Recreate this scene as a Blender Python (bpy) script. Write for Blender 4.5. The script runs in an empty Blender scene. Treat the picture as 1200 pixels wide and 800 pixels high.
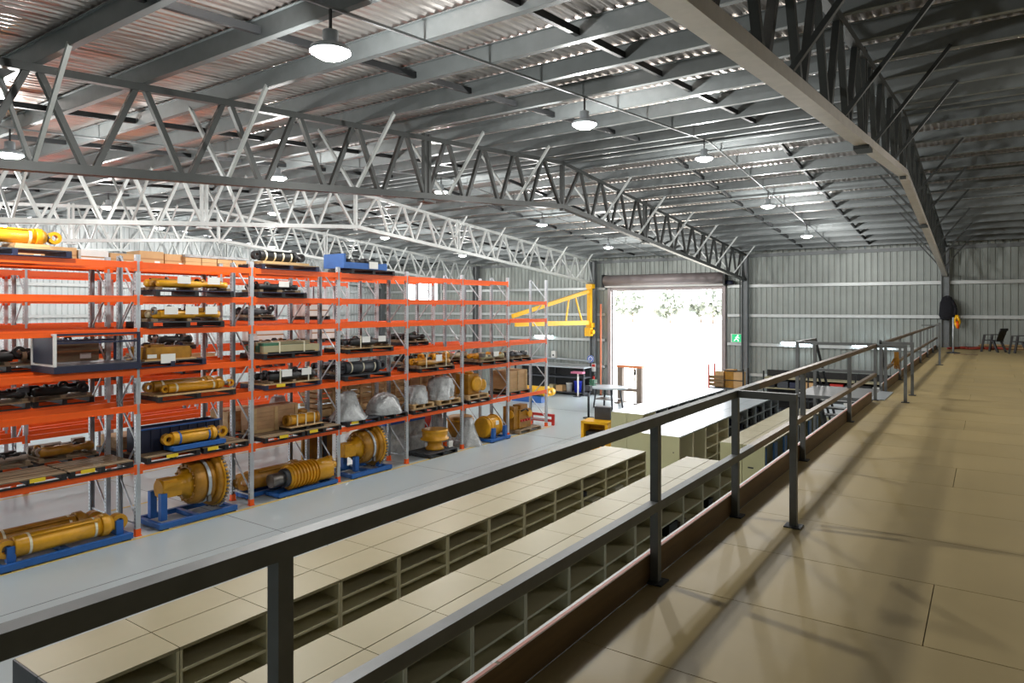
import bpy, bmesh, math, random
from mathutils import Vector, Matrix, Euler
random.seed(7)
S = bpy.context.scene
C = S.collection
PI = math.pi

# ---------------------------------------------------------------- camera, sky, exposure
H = 4.80                       # eye height above the hall floor
YAW = math.radians(34.85)
cam = bpy.data.objects.new('camera', bpy.data.cameras.new('camera'))
C.objects.link(cam)
cam.data.lens = 24.0; cam.data.sensor_width = 36.0
cam.data.shift_y = -(400 - 360.5) / 1200
cam.data.clip_start = 0.05; cam.data.clip_end = 500
cam.location = (0, 0, H); cam.rotation_euler = (PI / 2, 0, YAW)
S.camera = cam

w = bpy.data.worlds.new('sky'); S.world = w; w.use_nodes = True
bgn = w.node_tree.nodes['Background']
bgn.inputs[0].default_value = (0.93, 0.96, 1.0, 1); bgn.inputs[1].default_value = 8.0

S.view_settings.view_transform = 'Standard'; S.view_settings.look = 'None'
S.view_settings.gamma = 1.0; S.view_settings.use_curve_mapping = False
S.view_settings.exposure = 0.4
try:
    S.cycles.use_denoising = True
    S.cycles.max_bounces = 7; S.cycles.diffuse_bounces = 4; S.cycles.glossy_bounces = 3
    S.cycles.transmission_bounces = 4; S.cycles.sample_clamp_indirect = 6.0
    S.cycles.caustics_reflective = False; S.cycles.caustics_refractive = False
except Exception:
    pass
LAMP_W = 290.0                 # each high bay lamp over the cabinets
LAMP_W_RACKS = 310.0           # lamps over the racking
MEZZ_LAMP_W = 105.0

# ---------------------------------------------------------------- helpers
def lin(c):
    return tuple((v / 12.92 if v <= 0.04045 else ((v + 0.055) / 1.055) ** 2.4) for v in [x / 255 for x in c])

MATS = {}
def M(name, rgb, rough=0.5, metal=0.0, var=0.0, scale=3.0, bump=0.0, bscale=None, rand=0.0, emit=0.0,
      stretch=(1, 1, 1), trans=0.0, alpha=1.0, spec=0.5, rvar=0.0):
    if name in MATS: return MATS[name]
    m = bpy.data.materials.new(name); m.use_nodes = True
    nt = m.node_tree; N = nt.nodes; L = nt.links
    b = N['Principled BSDF']
    col = lin(rgb)
    b.inputs['Base Color'].default_value = (*col, 1)
    b.inputs['Roughness'].default_value = rough
    b.inputs['Metallic'].default_value = metal
    b.inputs['Specular IOR Level'].default_value = spec
    if trans: b.inputs['Transmission Weight'].default_value = trans
    if alpha < 1: b.inputs['Alpha'].default_value = alpha
    if emit:
        b.inputs['Emission Color'].default_value = (*col, 1); b.inputs['Emission Strength'].default_value = emit
    src = None
    if var or bump or rvar:
        g = N.new('ShaderNodeNewGeometry'); mp = N.new('ShaderNodeMapping')
        mp.inputs['Scale'].default_value = stretch
        L.new(g.outputs['Position'], mp.inputs['Vector'])
    if var or rvar:
        n = N.new('ShaderNodeTexNoise'); n.inputs['Scale'].default_value = scale; n.inputs['Detail'].default_value = 5
        n.inputs['Roughness'].default_value = 0.6
        L.new(mp.outputs[0], n.inputs['Vector'])
    if var:
        r = N.new('ShaderNodeMapRange'); r.inputs['From Min'].default_value = 0.3; r.inputs['From Max'].default_value = 0.7
        r.inputs['To Min'].default_value = 1 - var; r.inputs['To Max'].default_value = 1 + var * 0.6
        L.new(n.outputs['Fac'], r.inputs['Value'])
        src = r.outputs[0]
    if rvar:
        r2 = N.new('ShaderNodeMapRange'); r2.inputs['From Min'].default_value = 0.3; r2.inputs['From Max'].default_value = 0.7
        r2.inputs['To Min'].default_value = max(0.02, rough - rvar); r2.inputs['To Max'].default_value = rough + rvar
        L.new(n.outputs['Fac'], r2.inputs['Value']); L.new(r2.outputs[0], b.inputs['Roughness'])
    if rand:
        oi = N.new('ShaderNodeObjectInfo'); r = N.new('ShaderNodeMapRange')
        r.inputs['To Min'].default_value = 1 - rand; r.inputs['To Max'].default_value = 1 + rand
        L.new(oi.outputs['Random'], r.inputs['Value'])
        if src is None: src = r.outputs[0]
        else:
            mu = N.new('ShaderNodeMath'); mu.operation = 'MULTIPLY'
            L.new(src, mu.inputs[0]); L.new(r.outputs[0], mu.inputs[1]); src = mu.outputs[0]
    if src is not None:
        vm = N.new('ShaderNodeVectorMath'); vm.operation = 'SCALE'
        vm.inputs[0].default_value = col
        L.new(src, vm.inputs['Scale']); L.new(vm.outputs[0], b.inputs['Base Color'])
    if bump:
        n2 = N.new('ShaderNodeTexNoise'); n2.inputs['Scale'].default_value = bscale or scale * 4; n2.inputs['Detail'].default_value = 4
        L.new(mp.outputs[0], n2.inputs['Vector'])
        bp = N.new('ShaderNodeBump'); bp.inputs['Strength'].default_value = bump; bp.inputs['Distance'].default_value = 0.05
        L.new(n2.outputs['Fac'], bp.inputs['Height']); L.new(bp.outputs[0], b.inputs['Normal'])
    MATS[name] = m
    return m

GALV = M('galvanised', (150, 154, 156), 0.42, 0.55, 0.14, 6, rand=0.05)
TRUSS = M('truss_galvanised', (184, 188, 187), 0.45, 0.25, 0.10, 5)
TRUSSD = M('truss_dark', (56, 59, 58), 0.45, 0.3, 0.16, 5)  # darker tone for the trusses nearest the camera
TRUSSP = M('truss_floorlit_chord', (222, 216, 211), 0.5, 0.1, 0.10, 5)  # nearest bottom chord: light bounced off the floor put into a paler colour
PURL = M('purlin_galvanised', (114, 120, 121), 0.42, 0.2, 0.10, 5)
BRDG = M('bridging_steel', (44, 46, 48), 0.5, 0.4, 0.1, 5)
FOIL = M('roof_foil', (224, 213, 208), 0.28, 0.92, 0.05, 2, bump=0.7, bscale=3.0, stretch=(3.0, 0.30, 1))  # slight warm tint puts the orange racks' reflection into the foil colour
SHEETL = M('wall_sheet_lit', (196, 202, 203), 0.45, 0.15, 0.06, 1.5, rand=0.02)  # same sheeting, paler so the left wall's brighter light is in its colour
SHEETM = M('wall_sheet', (148, 154, 150), 0.45, 0.2, 0.08, 1.5, rand=0.02)
GIRT = M('girt', (190, 194, 194), 0.42, 0.4, 0.08, 5)
COLM = M('column_grey', (116, 120, 122), 0.5, 0.3, 0.1, 4)
CONC = M('concrete', (180, 191, 194), 0.30, 0.0, 0.05, 0.35, bump=0.01, bscale=6, rvar=0.03)
YLINE = M('yellow_line', (214, 186, 104), 0.5, 0, 0.15, 8)
BOARD = M('particleboard', (188, 167, 118), 0.48, 0, 0.07, 1.2, rand=0.04, rvar=0.05, bump=0.01, bscale=60, spec=0.28)
TIMB = M('timber_kick', (120, 94, 60), 0.6, 0, 0.3, 3, stretch=(1, 0.3, 4))
WHITE = M('white_paint', (225, 225, 222), 0.45, 0, 0.05, 5)
REDT = M('red_tape', (196, 112, 92), 0.5, 0, 0.15, 8)
RAIL = M('rail_galvanised', (112, 115, 116), 0.52, 0.3, 0.16, 7)
RUST = M('rail_stained', (122, 104, 88), 0.45, 0.4, 0.25, 7)
ORNG = M('beam_orange', (248, 96, 14), 0.42, 0, 0.05, 6, rand=0.03)
UPR = M('upright_galvanised', (192, 198, 204), 0.42, 0.3, 0.10, 6)
SLOT = M('slot_dark', (30, 34, 40), 0.7)
CREAM = M('cream_steel', (172, 163, 130), 0.40, 0, 0.04, 2, rand=0.025)
EDGE = M('cream_lit_edge', (234, 226, 192), 0.4, 0, 0.04, 2)  # same cream paint, lightened to carry the light on mezzanine-facing fronts
CREAMG = M('cream_green_steel', (196, 194, 152), 0.4, 0, 0.04, 2, rand=0.02)
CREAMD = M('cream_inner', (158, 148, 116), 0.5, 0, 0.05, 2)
GREYC = M('grey_steel_sky_tint', (178, 186, 192), 0.3, 0.1, 0.04, 2)  # grey steel; also carries the sky reflection painted on far shelving tops
YEL = M('machine_yellow', (216, 156, 28), 0.36, 0, 0.20, 4, rand=0.05)
YELD = M('machine_yellow_dark', (166, 116, 28), 0.42, 0, 0.30, 5)
YELB = M('crane_yellow', (246, 186, 20), 0.4, 0, 0.06, 4)
BLUE = M('frame_blue', (36, 96, 172), 0.42, 0, 0.12, 4)
NAVY = M('navy_steel', (26, 33, 60), 0.5, 0, 0.2, 4)
BLK = M('black_parts', (30, 31, 33), 0.5, 0.2, 0.35, 6)
DGRY = M('dark_grey', (62, 66, 72), 0.5, 0.1, 0.2, 5)
STEEL = M('bare_steel', (128, 124, 120), 0.35, 0.8, 0.2, 8)
WOOD = M('pale_wood', (190, 158, 112), 0.65, 0, 0.20, 5, stretch=(3, 0.6, 3), rand=0.10)
WOODD = M('weathered_wood', (138, 118, 92), 0.7, 0, 0.25, 5, stretch=(3, 0.6, 3), rand=0.12)
PLY = M('crate_board', (176, 138, 100), 0.65, 0, 0.15, 4, rand=0.08)
CARD = M('cardboard', (204, 164, 116), 0.7, 0, 0.08, 4, rand=0.06)
CARDT = M('carton_tape', (176, 130, 84), 0.4, 0, 0.05, 4)
PAPER = M('white_card', (232, 232, 228), 0.6, 0, 0.03, 5)
YTAG = M('yellow_tag', (240, 206, 40), 0.5)
WRAP = M('shrink_wrap', (178, 181, 182), 0.24, 0.0, 0.30, 4, bump=0.8, bscale=9)
STRAP = M('white_strap', (226, 220, 196), 0.5)
PLAS = M('black_plastic', (24, 24, 26), 0.4)
REDP = M('red_paint', (190, 40, 30), 0.45, 0, 0.1, 4)
GRNP = M('green_paint', (56, 110, 84), 0.45, 0, 0.1, 4)
BRNP = M('brown_frame', (128, 112, 100), 0.55, 0, 0.15, 4)
TUBE = M('fluorescent_tube', (225, 245, 255), 0.4, emit=20)
LENS = M('lamp_lens', (255, 253, 246), 0.3, emit=22)
EXITG = M('exit_green', (40, 170, 110), 0.4, emit=0.7)
EXITW = M('exit_white', (235, 250, 240), 0.4, emit=1.0)
LEAF = M('bush_pale', (146, 152, 142), 0.7, 0, 0.2, 0.3)
BARK = M('bark', (120, 100, 84), 0.8)
DIRT = M('pale_gravel', (214, 206, 190), 0.9, 0, 0.06, 0.4)
WINM = M('window_glass', (235, 240, 245), 0.1, 0, trans=0.9)
SHUT = M('shutter_steel', (150, 140, 140), 0.45, 0.2, 0.06, 3)
BLUEP = M('blue_plastic', (40, 60, 190), 0.4)
CLOTH = M('black_cloth', (22, 22, 30), 0.9, 0, 0.3, 8)
GLASS_G = M('sign_blue', (30, 90, 190), 0.4)

class MB:
    def __init__(s): s.v = []; s.f = []; s.sm = []
    def add(s, vs, fs, smooth=False):
        o = len(s.v); s.v += [tuple(v) for v in vs]
        s.f += [tuple(i + o for i in f) for f in fs]; s.sm += [smooth] * len(fs); return s
    def box(s, c, d, R=None):
        x, y, z = [k / 2 for k in d]
        P = [Vector(p) for p in ((-x, -y, -z), (x, -y, -z), (x, y, -z), (-x, y, -z), (-x, -y, z), (x, -y, z), (x, y, z), (-x, y, z))]
        if R is not None: P = [R @ p for p in P]
        c = Vector(c)
        return s.add([p + c for p in P], [(0, 3, 2, 1), (4, 5, 6, 7), (0, 1, 5, 4), (1, 2, 6, 5), (2, 3, 7, 6), (3, 0, 4, 7)])
    def bar(s, p, q, wd, ht):
        p = Vector(p); q = Vector(q); d = q - p
        return s.box((p + q) / 2, (wd, d.length, ht), frame(d))
    def lathe(s, prof, n=20, axis='Z', c=(0, 0, 0), smooth=True, a0=0.0, a1=2 * PI):
        # prof: (radius, t along axis); faces point outward when t increases
        vs = []; fs = []; c = Vector(c); full = abs(a1 - a0 - 2 * PI) < 1e-6
        m = n if full else n + 1
        for r, t in prof:
            for k in range(m):
                a = a0 + (a1 - a0) * k / n; u, v_ = r * math.cos(a), r * math.sin(a)
                p = {'Z': (u, v_, t), 'Y': (v_, t, u), 'X': (t, u, v_)}[axis]
                vs.append(c + Vector(p))
        for j in range(len(prof) - 1):
            for k in range(n):
                k2 = (k + 1) % m
                fs.append((j * m + k, j * m + k2, (j + 1) * m + k2, (j + 1) * m + k))
        s.add(vs, fs, smooth)
        if full:
            o = len(s.v) - len(vs)
            if prof[0][0] > 1e-4: s.f.append(tuple(o + k for k in reversed(range(m)))); s.sm.append(False)
            if prof[-1][0] > 1e-4: s.f.append(tuple(o + (len(prof) - 1) * m + k for k in range(m))); s.sm.append(False)
        return s
    def ring(s, ro, ri, wd, axis='X', c=(0, 0, 0), n=18):
        h = wd / 2; c = Vector(c); vs = []; fs = []
        for r, t in ((ro, -h), (ro, h), (ri, h), (ri, -h)):
            for k in range(n):
                a = 2 * PI * k / n; u, v_ = r * math.cos(a), r * math.sin(a)
                vs.append(c + Vector({'Z': (u, v_, t), 'Y': (v_, t, u), 'X': (t, u, v_)}[axis]))
        for j in range(4):
            for k in range(n):
                fs.append((j * n + k, j * n + (k + 1) % n, ((j + 1) % 4) * n + (k + 1) % n, ((j + 1) % 4) * n + k))
        return s.add(vs, fs)
    def tube(s, pts, r, n=8):
        pts = [Vector(p) for p in pts]
        for a, b in zip(pts, pts[1:]):
            d = b - a; R = frame(d); L = d.length; vs = []
            for t in (0, L):
                for k in range(n):
                    ang = 2 * PI * k / n
                    vs.append(a + R @ Vector((r * math.cos(ang), t, r * math.sin(ang))))
            s.add(vs, [((k + 1) % n, k, n + k, n + (k + 1) % n) for k in range(n)], True)
            o = len(s.v) - 2 * n
            s.f.append(tuple(o + k for k in range(n))); s.sm.append(False)
            s.f.append(tuple(o + n + k for k in reversed(range(n)))); s.sm.append(False)
        return s
    def prism(s, poly, x0, x1, axis='X'):
        n = len(poly); vs = []
        for t in (x0, x1):
            for u, v_ in poly: vs.append({'X': (t, u, v_), 'Y': (u, t, v_), 'Z': (u, v_, t)}[axis])
        fs = [(k, (k + 1) % n, n + (k + 1) % n, n + k) for k in range(n)] + [tuple(reversed(range(n))), tuple(range(n, 2 * n))]
        return s.add(vs, fs)
    def mesh(s, name, mat):
        me = bpy.data.meshes.new(name); me.from_pydata(s.v, [], s.f)
        bm = bmesh.new(); bm.from_mesh(me); bmesh.ops.recalc_face_normals(bm, faces=bm.faces); bm.to_mesh(me); bm.free()
        me.polygons.foreach_set('use_smooth', s.sm); me.materials.append(mat); me.update(); return me
    def build(s, name, mat, parent=None, loc=(0, 0, 0), rotz=0.0):
        return link(name, s.mesh(name, mat), parent, loc, rotz)

def frame(d):                      # matrix whose Y column runs along d, Z as upright as it can be
    y = Vector(d).normalized(); up = Vector((0, 0, 1))
    if abs(y.z) > 0.999: up = Vector((0, 1, 0))
    x = y.cross(up).normalized(); z = x.cross(y)
    return Matrix((x, y, z)).transposed()

def link(name, me, parent=None, loc=(0, 0, 0), rotz=0.0):
    o = bpy.data.objects.new(name, me); C.objects.link(o)
    o.location = loc
    if rotz: o.rotation_euler = (0, 0, rotz)
    if parent is not None: o.parent = parent
    return o

UNIT = {}
def unit(mat):
    if mat.name not in UNIT: UNIT[mat.name] = MB().box((0, 0, 0), (1, 1, 1)).mesh('block_' + mat.name, mat)
    return UNIT[mat.name]
def piece(name, parent, mat, c, d):
    o = link(name, unit(mat), parent, c); o.scale = d; return o
def bar(name, parent, mat, p, q, wd, ht):
    p = Vector(p); q = Vector(q); d = q - p
    o = link(name, unit(mat), parent, (p + q) / 2)
    o.rotation_euler = frame(d).to_euler(); o.scale = (wd, d.length, ht); return o
def span(name, parent, mat, x0, x1, y0, y1, z0, z1):
    return piece(name, parent, mat, ((x0 + x1) / 2, (y0 + y1) / 2, (z0 + z1) / 2), (x1 - x0, y1 - y0, z1 - z0))
def thing(name, label, cat, loc=(0, 0, 0), rotz=0.0, group=None):
    o = bpy.data.objects.new(name, None); C.objects.link(o); o.empty_display_size = 0.1
    o.location = loc; o.rotation_euler = (0, 0, rotz)
    tag(o, label, cat, group); return o
SEEN = {}
def tag(o, label, cat, group=None):
    if len(label.split()) > 16: print('LONG', len(label.split()), label)
    if label in SEEN: print('DUP', label)
    SEEN[label] = 1
    o['label'] = label; o['category'] = cat
    if group: o['group'] = group
    return o
def struct(name, loc=(0, 0, 0)):
    o = bpy.data.objects.new(name, None); C.objects.link(o); o.location = loc; o['kind'] = 'structure'; return o
def kids(o): return [c for c in o.children]
def copy_tree(o, parent=None, loc=None, rotz=None):
    c = o.copy(); C.objects.link(c)
    if parent is not None: c.parent = parent
    if loc is not None: c.location = loc
    if rotz is not None: c.rotation_euler = (0, 0, rotz)
    for ch in kids(o): copy_tree(ch, c)
    return c

# ---------------------------------------------------------------- building dimensions
YR, YB, YF = 16.3, 34.0, -1.4           # ridge line, back wall, front wall (behind the camera)
XL, XR = -34.9, 7.1
MZ = 3.15                                # mezzanine floor level
TRX = [-1.44, -9.66, -17.95, -26.2, -34.45, 6.8]
OFFS = [1.0 + 1.308 * i for i in range(13)]
def ztop(y): return 8.80 - 0.0822 * abs(y - YR)
def zbot(y): return 7.60 - 0.0830 * abs(y - YR)

# ---- floor
fl = struct('floor')
MB().box((-14, 16.3, -0.1), (44, 37, 0.2)).build('concrete_slab', CONC, fl)
for x0 in (-14.52, -17.02, -20.22):
    span('painted_line', fl, YLINE, x0 - 0.045, x0 + 0.045, 2.0, 23.6, 0.0, 0.004)
for y in (3.0, 9.2, 15.4, 21.6, 27.8):
    span('saw_cut_joint', fl, DGRY, XL, XR, y - 0.006, y + 0.006, 0.0, 0.002)
for x in (-12.6, -22.4):
    span('saw_cut_joint', fl, DGRY, x - 0.006, x + 0.006, YF, YB, 0.0, 0.002)

# ---- walls
def sheet_mesh(name, width, h, mat=SHEETM, dirs=1):
    m = MB(); pitch = width / 3; pr = []
    for k in range(3):
        b = k * pitch
        pr += [(b, 0.0), (b + pitch * 0.62, 0.0), (b + pitch * 0.70, 0.032), (b + pitch * 0.90, 0.032), (b + pitch * 0.98, 0.0)]
    pr.append((width, 0.0))
    vs = [(u, v, 0) for u, v in pr] + [(u, v, h) for u, v in pr]; n = len(pr)
    m.add(vs, [(k, k + 1, n + k + 1, n + k) for k in range(n - 1)])
    return m.mesh(name, mat)

wb = struct('wall_back'); SW = 0.75
D0, D1, DH = -16.97, -10.82, 5.96       # roller door opening
W0, W1, WZ0, WZ1 = -32.6, -29.3, 5.25, 6.55
smB = sheet_mesh('sheet_tall', SW, 7.7); smD = sheet_mesh('sheet_over_door', SW, 7.7 - DH)
smW0 = sheet_mesh('sheet_below_window', SW, WZ0); smW1 = sheet_mesh('sheet_over_window', SW, 7.7 - WZ1)
x = XL
while x < XR - 0.01:
    mid = x + SW / 2
    if D0 < mid < D1:
        link('wall_sheet', smD, wb, (x, YB, DH))
    elif W0 < mid < W1:
        link('wall_sheet', smW0, wb, (x, YB, 0)); link('wall_sheet', smW1, wb, (x, YB, WZ1))
    else:
        link('wall_sheet', smB, wb, (x, YB, 0))
    x += SW
for z in (1.55, 3.02, 4.42, 5.86):
    for a, b in ((XL, D0 - 0.35), (D1 + 0.25, XR)):
        if z == 5.86:
            if a == XL: span('girt', wb, GIRT, a, W0, YB - 0.14, YB - 0.02, z - 0.07, z + 0.07); a = W1
        span('girt', wb, GIRT, a, b, YB - 0.14, YB - 0.02, z - 0.07, z + 0.07)
span('eave_strut', wb, COLM, XL, XR, YB - 0.1, YB - 0.02, 7.25, 7.40)
wl = struct('wall_left'); sl = sheet_mesh('sheet_side', SW, 8.9, SHEETL)
for k in range(47):
    o = link('wall_sheet', sl, wl, (XL, YF + 0.1 + k * SW, 0)); o.rotation_euler = (0, 0, PI / 2)
    o.scale = (1, 1, (ztop(YF + 0.1 + (k + 0.5) * SW) + 0.3) / 8.9)
for z in (1.55, 3.02, 4.42, 5.86, 7.2):
    span('girt', wl, GIRT, XL + 0.02, XL + 0.14, YF, YB, z - 0.07, z + 0.07)
wr = struct('wall_right'); MBr = MB()
for k in range(47):
    y0 = YF + 0.1 + k * SW
    for j in range(3):
        b = y0 + j * SW / 3
        MBr.box((XR - 0.016, b + 0.2, 4.4), (0.032, 0.05, 8.8))
MBr.box((XR + 0.05, 16.3, 4.4), (0.1, 36, 8.8))
MBr.build('ribbed_sheet', SHEETM, wr)
wf = struct('wall_front'); m = MB()
FILL_GAPS = [(-33.0, -27.5), (-24.5, -19.0)]   # two unseen openings added in the front wall for fill daylight
xs = [XL] + [v for p in FILL_GAPS for v in p] + [XR]
for i in range(0, len(xs), 2): m.box(((xs[i] + xs[i + 1]) / 2, YF - 0.05, 3.8), (xs[i + 1] - xs[i], 0.1, 7.6))
for a, b in FILL_GAPS: m.box(((a + b) / 2, YF - 0.05, 5.6), (b - a, 0.1, 4.0))
m.build('ribbed_sheet', SHEETM, wf)

# window high in the back wall
wi = struct('window_1')
for k in range(3):
    a = W0 + (W1 - W0) * k / 3; b = W0 + (W1 - W0) * (k + 1) / 3
    span('pane', wi, WINM, a + 0.05, b - 0.05, YB + 0.01, YB + 0.02, WZ0 + 0.05, WZ1 - 0.05)
    span('mullion', wi, WHITE, a - 0.04, a + 0.04, YB - 0.03, YB + 0.05, WZ0, WZ1)
span('mullion', wi, WHITE, W1 - 0.04, W1 + 0.04, YB - 0.03, YB + 0.05, WZ0, WZ1)
span('sill', wi, WHITE, W0, W1, YB - 0.08, YB + 0.05, WZ0 - 0.06, WZ0 + 0.02)
span('head', wi, WHITE, W0, W1, YB - 0.04, YB + 0.05, WZ1 - 0.03, WZ1 + 0.06)

# roller door in the back wall
dr = struct('door_1')
span('guide', dr, SHUT, D0 - 0.16, D0 + 0.02, YB - 0.20, YB + 0.04, 0, DH + 0.15)
span('guide', dr, SHUT, D1 - 0.02, D1 + 0.16, YB - 0.20, YB + 0.04, 0, DH + 0.15)
MB().lathe([(0.30, D0 - 0.25), (0.30, D1 + 0.18)], 24, 'X', (0, YB - 0.34, 6.27)).build('rolled_curtain', SHUT, dr)
span('head_beam', dr, WHITE, D0 - 0.3, D1 + 0.2, YB - 0.42, YB - 0.02, 5.90, 5.98)
span('bottom_rail', dr, SHUT, D0 + 0.02, D1 - 0.02, YB - 0.14, YB - 0.05, 5.72, 5.92)
span('bracket', dr, BLK, D1 + 0.18, D1 + 0.26, YB - 0.6, YB - 0.02, 5.9, 6.6)
span('bracket', dr, BLK, D0 - 0.33, D0 - 0.25, YB - 0.6, YB - 0.02, 5.9, 6.6)
MB().lathe([(0.10, 0), (0.10, 0.35)], 12, 'X', (D1 + 0.26, YB - 0.34, 6.05)).build('chain_drive', NAVY, dr)

# ---- roof: ceiling > roof_sheet, purlins, bridging
ce = struct('ceiling')
def roof_mesh():
    m = MB(); pitch = 0.14; n = int((XR - XL) / pitch); prof = []
    for k in range(n):
        b = XL + k * pitch
        prof += [(b, 0.0), (b + 0.04, 0.016), (b + 0.08, 0.016), (b + 0.12, 0.0)]
    prof.append((XR, 0.0)); N = len(prof)
    ys = [YF - 0.1, 2.5, 7, 11.5, YR, 21, 25.5, 30, YB + 0.1]
    vs = []
    for y in ys:
        z = ztop(y) + 0.32
        vs += [(u, y, z + v) for u, v in prof]
    fs = [(j * N + k, j * N + k + 1, (j + 1) * N + k + 1, (j + 1) * N + k) for j in range(len(ys) - 1) for k in range(N - 1)]
    return m.add(vs, fs)
roof_mesh().build('roof_sheet', FOIL, ce)
def purlin_mesh(flip):
    t, hh, fw = 0.012, 0.25, 0.085; s = -1 if flip else 1
    m = MB(); LX = XR - XL
    m.box((0, 0, hh / 2), (LX, t, hh)); m.box((0, s * fw / 2, t / 2), (LX, fw, t)); m.box((0, -s * fw / 2 * 0, hh - t / 2), (LX, fw, t))
    m.box((0, s * (fw - t / 2), 0.02), (LX, t, 0.028))
    return m.mesh('purlin', PURL)
pA, pB = purlin_mesh(False), purlin_mesh(True)
XM = (XL + XR) / 2
PY = []
for i, o_ in enumerate([0.28] + OFFS):
    for sgn in (-1, 1):
        y = YR + sgn * o_; PY.append(y)
        p = link('purlin', pA if sgn < 0 else pB, ce, (XM, y, ztop(y) + 0.055))
PY.sort()
BX = []
for a, b in zip(sorted(TRX), sorted(TRX)[1:]): BX += [a + (b - a) / 3, a + 2 * (b - a) / 3]
for xx in BX:
    for y0, y1 in zip(PY, PY[1:]):
        if y1 - y0 < 0.9: continue
        st = 0.0
        bar('bridging', ce, BRDG, (xx, y0 + 0.02, ztop(y0) + 0.15), (xx, y1 - 0.02, ztop(y1) + 0.15), 0.06, 0.09)
for xx in (2.7, -5.55, -13.8, -22.1, -30.3):
    cd = MB()
    cd.bar((xx, YF + 0.3, ztop(YF + 0.3) + 0.042), (xx, YR, ztop(YR) + 0.042), 0.03, 0.03)
    cd.bar((xx, YR, ztop(YR) + 0.042), (xx, YB - 0.3, ztop(YB - 0.3) + 0.042), 0.03, 0.03)
    cd.build('conduit', GALV, ce)

# ---- trusses and columns
def truss(X):
    t = struct('roof_truss', (X, 0, 0))
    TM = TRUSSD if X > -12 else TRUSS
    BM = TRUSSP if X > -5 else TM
    y0, y1 = YF + 0.2, YB - 0.25
    for a, b in ((y0, YR), (YR, y1)):
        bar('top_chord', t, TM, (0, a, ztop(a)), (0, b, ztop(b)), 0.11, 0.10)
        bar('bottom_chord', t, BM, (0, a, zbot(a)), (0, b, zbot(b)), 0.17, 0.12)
    for sgn in (-1, 1):
        off = OFFS + [OFFS[-1] + 1.308]
        bots = [0.06] + [(a + b) / 2 for a, b in zip(off, off[1:])]
        for i, o_ in enumerate(OFFS):
            yt = YR + sgn * o_
            for j, bo in ((0, bots[i]), (1, bots[i + 1])):
                s2 = sgn * (0.07 if j else -0.07)
                ybm = YR + sgn * (bo + (-0.07 if j else 0.07))
                if y0 < ybm < y1:
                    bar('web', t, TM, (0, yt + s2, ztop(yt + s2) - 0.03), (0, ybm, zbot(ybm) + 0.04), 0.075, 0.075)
        yv = YR + sgn * 5.57
        for d in (-0.07, 0.07):
            bar('post', t, TM, (0, yv + d, zbot(yv) - 0.10), (0, yv + d, ztop(yv) + 0.1), 0.09, 0.07)
        span('splice_plate', t, TM, -0.1, 0.1, yv - 0.18, yv + 0.18, zbot(yv) - 0.13, zbot(yv) - 0.08)
        for i in (1, 3, 5, 7, 9, 11):
            yt = YR + sgn * OFFS[i]
            for sx in (-1, 1):
                if (X == min(TRX) and sx < 0) or (X == max(TRX) and sx > 0): continue
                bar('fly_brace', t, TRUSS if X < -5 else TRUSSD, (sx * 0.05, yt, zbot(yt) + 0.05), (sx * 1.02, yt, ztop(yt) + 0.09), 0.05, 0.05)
    bar('post', t, TM, (0, YR, zbot(YR) - 0.12), (0, YR, ztop(YR) + 0.04), 0.11, 0.10)
    c = struct('steel_column', (X, YB - 0.32, 0))
    for sx in (-1, 1): span('flange', c, COLM, sx * 0.13 - 0.012, sx * 0.13 + 0.012, -0.15, 0.15, 0, ztop(YB - 0.3) + 0.05)
    span('column_web', c, COLM, -0.12, 0.12, -0.012, 0.012, 0, ztop(YB - 0.3) + 0.05)
    span('base_plate', c, COLM, -0.2, 0.2, -0.2, 0.2, 0, 0.02)
for X in TRX: truss(X)

# ---- high bay lamps
def lamp_mesh():
    hs = MB().lathe([(0.21, 0.0), (0.20, 0.05), (0.10, 0.09), (0.08, 0.11), (0.08, 0.22), (0.03, 0.24)], 20)
    ln = MB().lathe([(0.0, -0.07), (0.12, -0.055), (0.18, -0.02), (0.195, 0.0)], 20)
    return hs.mesh('housing', GREYC), ln.mesh('lens', LENS)
HSM, LNM = lamp_mesh()
ORDN = ['first', 'second', 'third', 'fourth', 'fifth', 'sixth', 'seventh', 'eighth', 'ninth', 'tenth', 'eleventh', 'twelfth', 'thirteenth', 'fourteenth']
ROWN = {-5.55: 'between the two nearest roof trusses', -13.8: 'above the front orange rack',
        -22.1: 'above the second orange rack', -30.3: 'along the far left wall'}
for xx in ROWN:
    for k, y in enumerate((4.7, 10.1, 16.0, 21.8, 27.3)):
        z = ztop(y) - 0.42
        t = thing('high_bay_lamp', f'glowing high bay lamp {ROWN[xx]}, {ORDN[k]} from the camera', 'lamp', (xx, y, z), 0, 'high bay lamps under the roof')
        link('housing', HSM, t); link('lens', LNM, t)
        span('hanger', t, BLK, -0.012, 0.012, -0.012, 0.012, 0.23, 0.45)
        ld = bpy.data.lights.new('high_bay_glow', 'POINT'); ld.energy = LAMP_W if xx > -6 else LAMP_W_RACKS; ld.color = (1.0, 0.985, 0.95); ld.shadow_soft_size = 0.10
        lo = bpy.data.objects.new('high_bay_glow', ld); C.objects.link(lo); lo.parent = t; lo.location = (0, 0, -0.26)
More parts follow.
